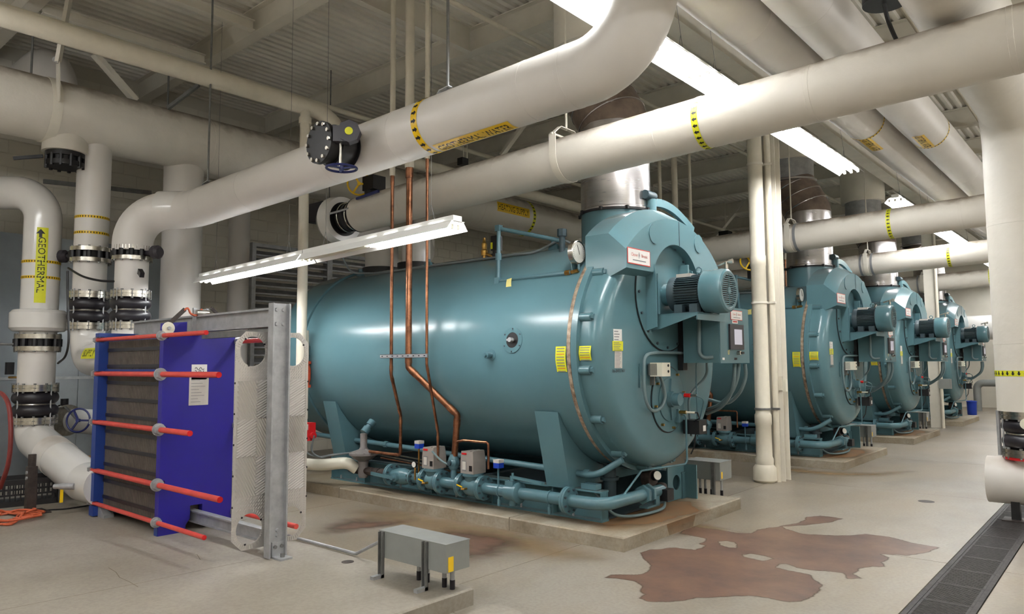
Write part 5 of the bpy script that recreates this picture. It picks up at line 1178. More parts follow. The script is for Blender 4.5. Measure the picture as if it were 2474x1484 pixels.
# --- left side piping of the heat exchanger
# P1 geothermal
X, Y = -10.78, 3.1; zf = lambda py: ony(100, py, Y).z
p1t = zf(490)
p0x, p0y = -11.55, 2.35
pg_ = pipe('geothermal_pipe', 'white glossy pipe labelled GEOTHERMAL bending over at the top', [(X, Y, zf(752)), (X, Y, 3.98), (p0x, p0y, 3.98), (p0x, p0y, 1.0), (p0x, p0y, .35), (p0x + .5, p0y, .35)], .215, 'pvc', [.36, .36, .3, .3], 36)
w1 = Wrap((X, Y, 2.9), (0, 0, 1), (.96, -.28, 0), .215)
zt = zf(645) - 2.9; label_on(pg_, w1, zt, -.0, .97, .125, 'GEOTHERMAL', 'yellow_lime', True, .62, 1.0, -1)
g = G(); k = zf(572) - 2.9; g.add([w1.p(k + a, -.02 + b, .0068) for a, b in ((-.05, -.017), (0, -.017), (0, -.05), (.06, 0), (0, .05), (0, .017), (-.05, .017))], [(0, 1, 2, 3, 4, 5, 6)]); obj('arrow', g, 'print_black', pg_, smooth=0)
for py in (636, 673): arrow_tape(pg_, Wrap((X, Y, zf(py)), (0, 0, 1), (.8, -.6, 0), .215), 0, .035, 1)
o = pipe('pipe_coupling', 'bulging white coupling jacket under the GEOTHERMAL label', [(X, Y, zf(808)), (X, Y, zf(798))], .21, 'pvc'); zz0, zz1 = zf(802), zf(748); hh = zz1 - zz0
obj('jacket', G().lathe([(0, .22), (.01, .29), (.05, .325), (hh - .05, .325), (hh - .01, .29), (hh, .22)], (X, Y, zz0), (0, 0, 1), 40), 'pvc', o)
v = bfly('black butterfly valve with a blue handwheel below the bulging white coupling', (X, Y), zf(848), zf(808), .215, None); c = Vector((X - .1, Y - .5, zf(832)))
obj('stem', G().cyl((X - .05, Y - .2, zf(832)), c, .015, n=8), 'strut', v); wheel(c + Vector((-.05, -.06, 0)), (.5, .85, 0), .17, 'wheel_blue', v)
sp = pipe('pipe_spool', 'white spool between black valve and rubber joint on the geothermal pipe', [(X, Y, zf(930)), (X, Y, zf(848))], .21, 'canvas_clean')
g = G(); g.box(X - .34, X - .25, Y - .26, Y - .18, zf(905), zf(875)); o = obj('thermometer', g, 'black', sp, 0); g = G(); g.cyl((X - .3, Y - .22, zf(912)), (X - .1, Y - .15, zf(912)), .014, n=8); obj('brass_stem', g, 'brass', sp)
exp_joint('double rubber expansion joint low on the geothermal pipe above the angled pipe', (X, Y), zf(1026), zf(930), .215)
g1 = pipe('angled_pipe', 'glossy white pipe angling down into the heat exchanger frame, taped at its middle', [(X, Y, zf(1026)), (X, Y, .80), (-9.0, 3.12, .42), (-8.52, 3.14, .42)], .215, 'pvc', [.42, .25], 36)
g = G(); a_, b_ = Vector((X, Y, .80)), Vector((-9.0, 3.12, .42)); g.lathe([(0, .217), (.004, .221), (.3, .221), (.304, .217)], a_.lerp(b_, .38), b_ - a_, 36, cap=False); obj('tape_wrap', g, 'canvas_clean', g1)
g = G(); q = Vector((-8.75, 2.92, .42)); g.cyl(q, q + Vector((-.12, -.1, 0)), .035, n=12); g.cyl(q + Vector((-.12, -.1, 0)), q + Vector((-.17, -.14, 0)), .028, n=12); dv = obj('drain_valve', g, 'galv', g1); g = G(); g.bar(q + Vector((-.1, -.09, -.03)), q + Vector((-.1, -.09, -.17)), .03, .012); obj('valve_handle', g, 'yellow', dv, 0)
# P0 labels
w0 = Wrap((p0x, p0y, 1.7), (0, 0, 1), (.9, -.3, 0), .215); label_on(pg_, w0, .1, -.06, 1.0, .17, 'GEOTHERMAL WATER', 'yellow', True, .55, 1.0, 1); arrow_tape(pg_, Wrap((p0x, p0y, 1.46), (0, 0, 1), (.9, -.3, 0), .215), 0, .07, -1)
o = obj('pipe_coupling', G().lathe([(0, .22), (.01, .28), (.05, .31), (.25, .31), (.29, .28), (.3, .22)], (p0x, p0y, 3.0), (0, 0, 1), 40), 'pvc'); tag(o, 'bulging white coupling on the pipe beside the GEOTHERMAL one', 'coupling')
bfly('black flanged valve low on the pipe labelled geothermal water', (p0x, p0y), .86, 1.02, .2)
# P2 supply
X, Y = -10.3, 3.52; zf = lambda py: ony(218, py, Y).z
p2 = pipe('supply_pipe', 'straight white pipe with two thin arrow tapes dropping from the header', [(X, Y, zf(603)), (X, Y, 4.75)], .2, 'canvas_clean', n=32)
for py in (531, 568): arrow_tape(p2, Wrap((X, Y, zf(py)), (0, 0, 1), (.8, -.6, 0), .2), 0, .035, 1)
bfly('black butterfly valve with dark gear box on the straight supply pipe', (X, Y), zf(636), zf(601), .2, (-.8, -.55, 0))
pipe('pipe_spool', 'white spool with a drooping grey cable on the supply pipe', [(X, Y, zf(708)), (X, Y, zf(636))], .195, 'canvas_clean')
exp_joint('double rubber expansion joint on the supply pipe above the glossy elbow', (X, Y), zf(796), zf(706), .2)
sz = ony(240, 868, 3.3).z
o = pipe('supply_elbow', 'glossy white elbow marked SUPPLY entering the heat exchanger', [(X, Y, zf(796)), (X, Y, sz), (-8.5, 3.28, sz)], .2, 'pvc', .42, 32); w2 = Wrap((-9.0, 3.32, sz), (1, -.05, 0), (0, -1, .25), .2); label_on(o, w2, -.1, -.02, .5, .13, 'SUPPLY', 'yellow_lime', True, .62, 1.0, 1)
cb = thing('cable', 'black cable sagging between the white pipe spools', 'cable', (-9.9, 3.5, 2.5)); obj('sagging_cable', G().tube(spline([ony(165, 648, 3.25), ony(200, 668, 3.25), ony(240, 678, 3.35), ony(275, 680, 3.45)], 6), .014, 8), 'black', cb)
obj('drop_cable', G().tube(spline([ony(163, 655, 3.0), ony(164, 750, 3.0), ony(166, 820, 3.0), ony(158, 860, 3.0), ony(140, 878, 3.0)], 6), .013, 8), 'black', cb)
# low cross pipe with blue handwheel valve
lp = pipe('low_pipe', 'low white horizontal pipe behind the angled pipe', [(-11.3, 3.75, .95), (-8.7, 4.21, .95)], .17, 'pvc', n=28); obj('stand', G().cyl((-9.1, 4.14, .12), (-9.1, 4.14, .8), .04, n=10), 'black_iron', lp); c = ony(190, 1065, 3.9); c = Vector((c.x, 3.75 + (c.x + 11.3) * .3 / 1.7, .95))
lvv = thing('gate_valve', 'black flanged valve with blue spoked handwheel on the low white pipe', 'valve', (c.x, c.y, .75)); d = Vector((1.7, .3, 0)).normalized(); o_ = Vector((c.x, c.y, .95))
g = G()
for k in (-1, 1): g.lathe([(-.02, .22), (.02, .22)], o_ + d * .07 * k, d, 28)
obj('flanges', g, 'chrome', lvv); g = G(); g.lathe([(-.05, .2), (.05, .2)], o_, d, 28); g.cyl(o_, o_ + Vector((0, 0, .3)), .05, n=10); obj('lug_body', g, 'black', lvv); wc = ony(189, 1016, c.y - .18); obj('wheel_stem', G().cyl(o_ + Vector((0, 0, .2)), wc, .018, n=8), 'strut', lvv); wheel(wc, (.65, -.75, .1), .15, 'wheel_blue', lvv)
# pipe stand, crate, box, hose, cords
c = onfloor(72, 1240, .12); s_ = thing('pipe_stand', 'black steel pipe stand with square foot plate under the angled white pipe', 'pipe stand', (c[0], c[1], .12)); x, y = c
g = G(); g.box(x - .045, x + .045, y - .045, y + .045, .132, .62); obj('post', g, 'black_iron', s_, 0); g = G(); g.box(x - .16, x + .16, y - .16, y + .16, .12, .132); obj('foot_plate', g, 'black_iron', s_, 0); g = G(); g.cyl((x, y, .62), (x, y, .75), .04, n=12); obj('screw_head', g, 'black_iron', s_)
g = G()
for z in (.5, .56): g.cyl((x + .02, y - .045, z), (x + .02, y - .06, z), .018, n=8)
obj('bolts', g, 'galv', s_)
cr = thing('milk_crate', 'black plastic crate on the floor behind the pipe stand', 'crate', (-9.98, 2.78, .12)); cc = Vector((-9.98, 2.78, .12)); rot = Matrix.Rotation(1.35, 3, 'Z')
def crbox(a0, a1, b0, b1, z0, z1):
    g = G().box(a0, a1, b0, b1, z0, z1); return [tuple(cc + rot @ Vector(p)) for p in g.v], g.f
for nm, bxs in (('crate_rim', [(-.34, .34, -.24, -.21, .24, .3), (-.34, .34, .21, .24, .24, .3), (-.34, -.31, -.24, .24, .24, .3), (.31, .34, -.24, .24, .24, .3)]),
                ('crate_base', [(-.33, .33, -.23, .23, 0, .03), (-.34, .34, -.24, -.22, 0, .06), (.32, .34, -.24, .24, 0, .06)])):
    g = G()
    for b in bxs: g.add(*crbox(*b))
    obj(nm, g, 'crate', cr, 0)
for sgn, ln, ax_ in ((-.24, .68, 0), (.225, .68, 0), (-.34, .48, 1), (.325, .48, 1)):
    g = G(); k = int(ln / .05)
    for i in range(k + 1):
        u = -ln / 2 + i * (ln - .015) / k
        g.add(*(crbox(u, u + .014, sgn, sgn + .014, .06, .24) if ax_ == 0 else crbox(sgn, sgn + .014, u, u + .014, .06, .24)))
    u0, u1 = -ln / 2, ln / 2
    for z in (.12, .18): g.add(*(crbox(u0, u1, sgn, sgn + .012, z, z + .02) if ax_ == 0 else crbox(sgn, sgn + .012, u0, u1, z, z + .02)))
    obj('lattice_side', g, 'crate', cr, 0)
cbx = thing('cardboard_box', 'worn brown cardboard box under the angled white pipe', 'box', (-10.15, 3.74, .12)); cc = Vector((-10.15, 3.74, .12)); rot = Matrix.Rotation(.08, 3, 'Z')
g = G().add(*crbox(-.38, .38, -.3, .3, 0, .42)); obj('carton', g, 'cardboard', cbx, 0); g = G().add(*crbox(-.38, .38, -.012, .012, .42, .424)); obj('tape', g, 'cardboard', cbx, 0)
g = G(); vs = [cc + rot @ Vector(p) for p in ((-.38, -.3, .42), (.38, -.3, .42), (.36, -.34, .30), (-.36, -.34, .30))]; g.add(vs + [p + Vector((0, 0, .006)) for p in vs], [(0, 1, 2, 3), (7, 6, 5, 4), (0, 4, 5, 1), (1, 5, 6, 2), (2, 6, 7, 3), (3, 7, 4, 0)]); obj('flap', g, 'cardboard', cbx, 0)
hs = obj('hose', G().tube(spline([ony(-12, 945, 2.3), ony(8, 955, 2.3), ony(22, 985, 2.3), ony(26, 1050, 2.3), ony(20, 1120, 2.3), ony(0, 1180, 2.3)], 8), .022, 10), 'hose'); tag(hs, 'dull red hose hanging beside the leftmost white pipe', 'hose')
random.seed(3); c = onfloor(10, 1255, .12); P = []
for i in range(46): a = i * .78; r = .26 + .12 * math.sin(i * 1.9) + .03 * random.random(); P.append((c[0] + r * math.cos(a) * 1.1, c[1] + r * math.sin(a) * .9, .135 + .028 * ((i * 7) % 4) / 3 + (.03 if i % 5 == 0 else 0)))
o = obj('extension_cord', G().tube(spline(P, 4), .011, 8), 'orange'); tag(o, 'coiled orange extension cord lying on the concrete', 'cord')
o = obj('cord', G().tube(spline([(*onfloor(50, 1250, .12), .13), (*onfloor(110, 1236, .12), .13), (*onfloor(160, 1232, .12), .13), (*onfloor(225, 1222, .12), .13)], 6), .008, 6), 'black'); tag(o, 'thin black cord on the floor running to the heat exchanger', 'cord')

# strut rail behind the pipes, unit heater and pale pipe over the header
A_, B_ = onx(105, 438, -11.95), onx(365, 466, -11.95); o = obj('wall_strut', G().bar(A_, B_, .05, .06), 'strut', smooth=0); tag(o, 'dark strut rail running level behind the white drop pipes', 'strut')
c = onx(795, 517, -9.75); uh = thing('unit_heater', 'dark grey unit heater box behind the end of the wrinkled pipe', 'heater', (c.x, c.y, c.z - .2))
obj('casing', G().box(c.x - .2, c.x + .2, c.y - .26, c.y + .26, c.z - .16, c.z + .14), 'plastic_dark', uh, 0)
for i in range(5): obj('louver_blade', G().box(c.x + .2, c.x + .215, c.y - .23, c.y + .23, c.z - .13 + i * .052, c.z - .105 + i * .052), 'black_iron', uh, 0)
obj('hanger_rod', G().cyl((c.x, c.y, c.z + .14), (c.x, c.y, ZC), .01, n=6), 'strut', uh)
c = onx(1300, 475, -9.0); o = pipe('pale_pipe', 'pale cream pipe running level above the HEATING SUPPLY label', [(-9.0, 7.2, c.z), (-9.0, YB - .2, c.z)], .1, 'pipe_white', n=20)
for y in (9.2, 15.85, 23.0): obj('hanger_rod', G().cyl((-9.0, y, c.z), (-9.0, y, ZC - .3), .012, n=8), 'steel_paint', o)
for (a, b, Y_, w_, m_, lb) in (((1268, 298), (1212, 375), 9.2, .09, 'steel_paint', 'slanted cream brace between the elbowed pipe and the dusty pipe'), ((1805, 478), (1722, 578), 20.6, .16, 'steel_paint', 'slanted pale brace under the roof beside the steel column')):
    p, q = ony(*a, Y_), ony(*b, Y_); k = (6.2 - p.z) / (p.z - q.z); p = p + (p - q) * max(0, k)
    o = obj('diagonal_brace', G().bar(p, q, w_, w_ * .6), m_, smooth=0); tag(o, lb, 'brace')
# ================================================================== PLATE HEAT EXCHANGER
hx = thing('plate_heat_exchanger', 'blue plate heat exchanger with long red tie rods and galvanised end post', 'heat exchanger', (-7.2, 3.4, .12))
def hp(name, g, m, parent=None, smooth=30): return obj(name, g, m, parent or hx, smooth)
Y0, Y1 = 3.06, 3.78; FX0, FX1 = -8.55, -8.44; MX0, MX1 = -7.10, -7.02; CY = 3.41
def notched(y0, y1, z0, z1, cuts):           # plate outline in (y, z) with slots for the tie rods in both edges
    L_ = [(y0, z0)]; 
    R_ = []
    P = [(y1, z0), (y1, z1), (y0, z1)]
    for c in sorted(cuts, reverse=True): P += [(y0, c + .028), (y0 + .05, c + .028), (y0 + .05, c - .028), (y0, c - .028)]
    return [(y0, z0)] + P
RZ = [1.99, 1.625, 1.108, .598, .255]
g = G(); g.prism(notched(Y0 - .06, Y1 + .06, .13, 2.06, RZ), (FX0, 0, 0), (0, 1, 0), (0, 0, 1), (1, 0, 0), FX1 - FX0); fxp = hp('fixed_frame_plate', g, 'blue_edge', None, 0)
g = G(); g.prism([(0, 0), (.16, 0), (.16, .03), (.02, .13), (0, .13)], (FX1, 3.05, .12), (1, 0, 0), (0, 0, 1), (0, 1, 0), .1); hp('foot_bracket', g, 'galv', None, 0)
g = G(); g.cyl((FX1, 3.2, 1.95), (FX1 + .03, 3.2, 1.95), .02, n=6); hp('bolt', g, 'galv')
mv = G(); zt = 2.1
poly = notched(Y0, Y1, .36, 2.03, [z for z in RZ if .4 < z < 2.0]); mv.prism(poly, (MX0, 0, 0), (0, 1, 0), (0, 0, 1), (1, 0, 0), MX1 - MX0)
mv.prism([(Y0, .10), (Y0 + .26, .10), (Y0 + .26, .18), (Y0 + .30, .24), (Y0 + .3, .36), (Y0, .36)], (MX0, 0, 0), (0, 1, 0), (0, 0, 1), (1, 0, 0), MX1 - MX0)
mv.prism([(Y1 - .3, .17), (Y1, .17), (Y1, .36), (Y1 - .30, .36)], (MX0, 0, 0), (0, 1, 0), (0, 0, 1), (1, 0, 0), MX1 - MX0); mv.prism([(Y0, 2.03), (Y0 + .22, 2.03), (Y0 + .22, 2.13), (Y0, 2.11)], (MX0, 0, 0), (0, 1, 0), (0, 0, 1), (1, 0, 0), MX1 - MX0)
mp_ = hp('pressure_plate', mv, 'blue', None, 0)
# lighter painted edge of the thick plate is real geometry: a thin bead along it
g = G(); g.box(MX0 + .004, MX1 - .004, Y0 - .004, Y0, .12, .22); hp('plate_edge', g, 'blue_edge', mp_, 0)
# plate pack
g = G(); nP = 118
for i in range(nP):
    x = FX1 + .005 + i * (MX0 - FX1 - .01) / nP; k = .012 if i % 2 else 0
    g.box(x, x + .0065, Y0 + .035 + k, Y1 - .04, .20, 1.97)
o = hp('plate_pack', g, 'pack', None, 0); o['kind'] = 'stuff'
for i in range(10):
    z = .31 + i * .172
    g = G(); g.box(FX1, MX0, Y0 + .028, Y0 + .05, z, z + .035); hp('gasket_band', g, 'rubber', None, 0)
g = G(); g.box(FX1, MX0, Y0 + .01, Y0 + .05, 1.645, 1.672); hp('blue_spacer', g, 'blue_edge', None, 0)
# tie rods
RE = [-6.13, -5.89, -6.38, -5.82, -6.07]
for k, z in enumerate(RZ):
    r = .026 if k in (1, 2, 3) else .021
    rd = hp('tie_rod', G().cyl((FX0 - .1, 3.035, z), (RE[k] - .004, 3.035, z), r, n=14), 'red'); hp('rod_end', G().cyl((RE[k] - .004, 3.035, z), (RE[k], 3.035, z), r * .98, n=14), 'red_end', rd)
    g = G(); g.lathe([(0, r * 1.9), (.06, r * 1.9)], (MX1, 3.035, z), (1, 0, 0), 6); g.lathe([(0, r * 2.3), (.02, r * 2.3)], (MX1, 3.035, z), (1, 0, 0), 18); hp('nut', g, 'galv', rd)
    g = G(); g.lathe([(0, r * 1.8), (.05, r * 1.8)], (FX0 - .08, 3.035, z), (1, 0, 0), 6); hp('nut', g, 'galv', rd)
for z, xe_ in ((1.95, -6.3), (.24, -5.9), (1.1, -6.7)):
    rd = hp('tie_rod', G().cyl((FX0 - .1, Y1 + .03, z), (xe_, Y1 + .03, z), .024, n=14), 'red'); g = G(); g.lathe([(0, .045), (.06, .045)], (MX1, Y1 + .03, z), (1, 0, 0), 6); hp('nut', g, 'galv', rd)
# carrying bar, guide bar, end post
PX = -5.52
def ib(x0, x1, yc_, z0, z1, w, t=.018):
    g = G(); g.box(x0, x1, yc_ - w / 2, yc_ + w / 2, z1 - t, z1); g.box(x0, x1, yc_ - w / 2, yc_ + w / 2, z0, z0 + t); g.box(x0, x1, yc_ - t / 2, yc_ + t / 2, z0 + t, z1 - t); return g
hp('carrying_bar', ib(FX0 - .02, PX, CY, 2.035, 2.20, .09), 'galv', None, 0); hp('hanger_rail', G().box(MX1 + .1, PX, CY - .03, CY + .03, 1.965, 2.02), 'strut', None, 0)
hp('guide_bar', ib(FX0, PX, CY, .20, .31, .07, .012), 'galv', None, 0)
g = G(); g.box(PX - .02, PX + .06, 3.275, 3.289, .13, 2.225); g.box(PX - .02, PX + .06, 3.426, 3.44, .13, 2.225); g.box(PX + .002, PX + .02, 3.289, 3.426, .13, 2.225); po = hp('end_post', g, 'galv', None, 0)
g = G()
for yy in (3.325, 3.39):
    for z in (2.17, 2.05): g.lathe([(0, .017), (.012, .013)], (PX + .02, yy, z), (1, 0, 0), 12)
for z in (.34, .30): g.lathe([(0, .017), (.012, .013)], (PX + .02, 3.37, z), (1, 0, 0), 12)
hp('bolts', g, 'galv', po)
g = G(); g.box(PX + .02, PX + .032, 3.32, 3.43, .13, .25); g.box(PX + .02, PX + .16, 3.32, 3.43, .12, .135); fb = hp('post_foot', g, 'galv', None, 0); g = G(); g.lathe([(0, .018), (.03, .018)], (PX + .1, 3.375, .135), (0, 0, 1), 6); g.lathe([(0, .016), (.014, .016)], (PX + .032, 3.345, .21), (1, 0, 0), 6); g.lathe([(0, .016), (.014, .016)], (PX + .032, 3.405, .21), (1, 0, 0), 6); hp('anchor_bolt', g, 'strut', fb)
# hanger roller and grip lever on the carrying bar
g = G(); g.box(MX1, MX1 + .02, 3.33, 3.36, 2.0, 2.27); g.box(MX1, MX1 + .02, 3.46, 3.49, 2.0, 2.27); g.box(MX1, MX1 + .015, 3.33, 3.49, 2.22, 2.26); hp('roller_bracket', g, 'galv', mp_, 0); g = G(); g.cyl((MX1 + .04, 3.35, 2.225), (MX1 + .04, 3.47, 2.225), .026, n=16); hp('roller', g, 'chrome', mp_)
c = Vector((MX1 + .03, 3.08, 2.06)); g = G(); g.lathe([(0, .055), (.02, .06), (.03, .055)], c, (1, 0, 0), 20); pw = hp('strap_winder', g, 'ivory', mp_); g = G(); g.cyl(c + Vector((.03, 0, 0)), c + Vector((.045, 0, 0)), .018, n=6); hp('bolt', g, 'galv', pw)
g = G(); g.bar(c + Vector((0, .02, .05)), c + Vector((0, .16, .19)), .012, .04); hp('ratchet_arm', g, 'black_iron', mp_, 0); g = G(); g.tube(spline([c + Vector((0, .15, .18)), c + Vector((0, .19, .2)), c + Vector((0, .22, .15)), c + Vector((0, .28, .14)), c + Vector((0, .33, .2))], 5), .011, 6); hp('orange_strap', g, 'orange', mp_)
g = G(); g.bar((MX1 + .03, 3.50, 2.28), (MX1 + .03, 3.58, 2.21), .012, .03); hp('ratchet_arm', g, 'black_iron', mp_, 0)
# name plates on the pressure plate
def ps(y0, y1, z0, z1, m, name): g = G(); g.box(MX1, MX1 + .003, y0, y1, z0, z1); return hp(name, g, m, mp_, 0)
a = onx(463, 881, MX1); b = onx(503, 978, MX1)
w_ = ps(a.y, a.y + .155, b.z + .25, a.z, 'paper', 'maker_plate'); g = G(); cc = Vector((MX1 + .005, a.y + .078, a.z - .055))
for dz in (.014, -.014):
    P = [cc + Vector((0, -.045 + .09 * i / 24, dz + .012 * math.sin(i / 24 * 4 * PI + (0 if dz > 0 else PI * .3)))) for i in range(25)]; g.tube(P, .0035, 5)
hp('wave_emblem', g, 'print_grey', w_)
d_ = ps(a.y - .02, a.y + .175, b.z, b.z + .30, 'paper_old', 'data_sheet'); g = G()
for i in range(9):
    z = b.z + .275 - i * .03; y0 = a.y + .0; g.box(MX1 + .003, MX1 + .0045, y0, y0 + .06 + .09 * ((i * 53) % 10) / 10, z - .004, z)
hp('print_lines', g, 'print_grey', d_, 0)['kind'] = 'stuff'
# spare channel plates hanging by the end post, ribs as geometry
def channel_plate(x, lean):
    y0, y1, z0, z1 = 3.03, 3.72, .20, 1.985; ch = .09
    out = [(y0 + ch, z0), (y1 - ch, z0), (y1, z0 + ch), (y1, z1 - ch), (y1 - ch, z1), (y0 + ch, z1), (y0, z1 - ch), (y0, z0 + ch)]
    hl = []; pr_ = .115
    for yy in (y0 + .155, y1 - .155):
        for zz in (z0 + .165, z1 - .165): hl.append([(yy + pr_ * math.cos(2 * PI * i / 28), zz + pr_ * 1.08 * math.sin(2 * PI * i / 28)) for i in range(28)])
    nb = [(CY - .05, z1 - .06), (CY + .05, z1 - .06), (CY + .05, z1 - .001), (CY - .05, z1 - .001)]
    g = holed(out, hl, (x, 0, 0), (0, 1, 0), (0, 0, 1), (1, 0, 0), .003); cp = hp('channel_plate', g, 'plate_metal', None, 0)
    # rim ribs
    g = G(); s = z0 + .1
    while s < z1 - .1: g.box(x + .003, x + .007, y0 + .002, y0 + .022, s, s + .012); g.box(x + .003, x + .007, y1 - .022, y1 - .002, s, s + .012); s += .02
    for h in hl:
        c_ = (sum(p[0] for p in h) / 28, sum(p[1] for p in h) / 28)
        for i in range(44):
            an = 2 * PI * i / 44; d = Vector((0, math.cos(an), math.sin(an) * 1.08)); p = Vector((x + .005, *c_)) + d * .121; q_ = Vector((x + .005, *c_)) + d * .148
            if y0 < q_.y < y1 and z0 < q_.z < z1: g.bar(p, q_, .008, .006, (1, 0, 0))
    hp('rim_ribs', g, 'plate_metal', cp, 0)['kind'] = 'stuff'
    # herringbone fields
    ys_ = [y0 + .03, y0 + .25, CY, y1 - .25 + .02, y1 - .03]; ys_ = [y0 + .03, y0 + .2, CY - .0, y1 - .2, y1 - .03]; zs_ = [z0 + .43, z0 + .75, z0 + 1.06, z1 - .41]
    for i in range(4):
        for j in range(3):
            a0, a1, b0, b1 = ys_[i], ys_[i + 1], zs_[j], zs_[j + 1]; sl = math.radians(28 if (i + j) % 2 else -62); g = G(); cx_, cz_ = (a0 + a1) / 2, (b0 + b1) / 2
            d = Vector((math.cos(sl), math.sin(sl))); nn = Vector((-d.y, d.x)); L_ = math.hypot(a1 - a0, b1 - b0) / 2; k = -L_
            while k < L_:
                t0, t1 = -9, 9; o2 = Vector((cx_, cz_)) + nn * k
                for (p, v_, lo, hi) in ((o2.x, d.x, a0, a1), (o2.y, d.y, b0, b1)):
                    if abs(v_) > 1e-6: u, w2_ = (lo - p) / v_, (hi - p) / v_; t0 = max(t0, min(u, w2_)); t1 = min(t1, max(u, w2_))
                if t1 - t0 > .01:
                    A = o2 + d * t0; B = o2 + d * t1; hw_ = .0095
                    vs = [(x + .003, A.x - nn.x * hw_, A.y - nn.y * hw_), (x + .003, B.x - nn.x * hw_, B.y - nn.y * hw_), (x + .0125, B.x, B.y), (x + .0125, A.x, A.y), (x + .003, B.x + nn.x * hw_, B.y + nn.y * hw_), (x + .003, A.x + nn.x * hw_, A.y + nn.y * hw_)]
                    g.add(vs, [(0, 1, 2, 3), (3, 2, 4, 5)])
                k += .02
            hp('herringbone_field', g, 'plate_metal', cp, 0)['kind'] = 'stuff'
    # distribution area ribs, top and bottom
    for (za, zb) in ((z0 + .31, z0 + .425), (z1 - .40, z1 - .30)):
        g = G(); yy = y0 + .04
        while yy < y1 - .05:
            for r_ in range(4): zz = za + (zb - za) * (r_ + .5) / 4; g.bar((x + .005, yy, zz - .008), (x + .005, yy + .014, zz + .008), .006, .006, (1, 0, 0))
            yy += .024
        hp('distribution_ribs', g, 'plate_metal', cp, 0)['kind'] = 'stuff'
    g = G()
    for h in hl:
        for an in (.5, 2.2, 4.4): c_ = (sum(p[0] for p in h) / 28, sum(p[1] for p in h) / 28); g.box(x + .003, x + .009, c_[0] + .117 * math.cos(an) - .007, c_[0] + .117 * math.cos(an) + .007, c_[1] + .125 * math.sin(an) - .007, c_[1] + .125 * math.sin(an) + .007)
    for zz in (.55, .8, 1.05, 1.3, 1.55): g.box(x + .003, x + .008, y1 - .006, y1 + .004, zz, zz + .016); g.box(x + .003, x + .008, y0 - .004, y0 + .006, zz, zz + .016)
    hp('gasket_clips', g, 'rubber', cp, 0)['kind'] = 'stuff'
    return cp
channel_plate(-5.62, 0)

# ================================================================== FLOOR JUNCTION TROUGHS
def trough(label, x0, x1, y0, y1, z0, z1, zb, legs, nc=4, swap=False, group=None):
    t = thing('wireway_box', label, 'junction box', ((x0 + x1) / 2, (y0 + y1) / 2, zb), group)
    b = obj('box', G().box(x0, x1, y0, y1, z0, z1), 'cabinet_grey', t, 0); obj('lid', G().box(x0 - .004, x1 + .004, y0 - .004, y1 + .004, z1, z1 + .006), 'cabinet_grey', b, 0)
    for (lx, ly) in legs:
        g = G(); g.box(lx - .02, lx + .02, ly - .004, ly, zb, z1); g.box(lx - .02, lx - .016, ly - .03, ly, zb, z1); g.box(lx + .016, lx + .02, ly - .03, ly, zb, z1); l = obj('strut_leg', g, 'strut', t, 0); obj('leg_foot', G().box(lx - .02, lx + .02, ly - .1, ly, zb, zb + .025), 'galv', l, 0)
    return t
t = trough('small grey wireway box on strut legs with yellow label near the pad edge', -4.42, -3.70, 3.57, 3.80, .265, .455, .12, [(-4.38, 3.57), (-3.90, 3.57)])
for x in (-4.12, -4.03, -3.85, -3.77):
    c_ = obj('conduit', G().cyl((x, 3.7, .12), (x, 3.7, .265), .017, n=10), 'galv', t); obj('conduit_wrap', G().cyl((x, 3.7, .12), (x, 3.7, .185), .019, n=10), 'rubber', c_)
g = G(); g.box(-3.699, -3.6965, 3.59, 3.64, .27, .37); obj('warning_label', g, 'yellow', t, 0)
g = G(); P = [onfloor(690, 1297, .125), onfloor(860, 1343, .125)]; o = obj('floor_conduit', G().tube(bend([(P[0][0], P[0][1], .14), (P[1][0], P[1][1], .14), (-4.43, 3.72, .40)], .06, 4), .014, 10), 'galv'); tag(o, 'thin steel conduit running over the pad edge into the small grey box', 'conduit')
def trough_y(label, dy, group=None):
    t = trough(label, -4.36, -3.9, 8.3 + dy, 8.62 + dy, .29, .50, .0, [(-3.98, 8.3 + dy)], group=group)
    for x in (-4.22, -4.15, -4.07, -3.94):
        c_ = obj('conduit', G().cyl((x, 8.42 + dy, .0), (x, 8.42 + dy, .29), .015, n=10), 'galv', t); obj('conduit_wrap', G().cyl((x, 8.42 + dy, .0), (x, 8.42 + dy, .16), .018, n=10), 'rubber', c_)
    obj('warning_label', G().box(-3.9, -3.898, 8.33 + dy, 8.37 + dy, .31, .39), 'yellow', t, 0); return t
trough_y('grey wireway box on conduits at the front corner of the nearest boiler pad', 0)
trough_y('grey wireway box on conduits at the front corner of the second boiler pad', DY[1])
trough_y('grey wireway box on conduits at the front of the third boiler pad', DY[2])
o = obj('floor_clean_out', G().lathe([(0, .05), (.002, .05), (.002, 0)], (*onfloor(840, 1358, .12), .12), (0, 0, 1), 20), 'black_iron'); tag(o, 'small round dark cover set in the pad by the thin conduit', 'floor cover')
o = obj('floor_clean_out', G().lathe([(0, .09), (.002, .09), (.002, 0)], (*onfloor(2238, 1212, 0), 0), (0, 0, 1), 20), 'black_iron'); tag(o, 'small round dark cover set in the open floor', 'floor cover')

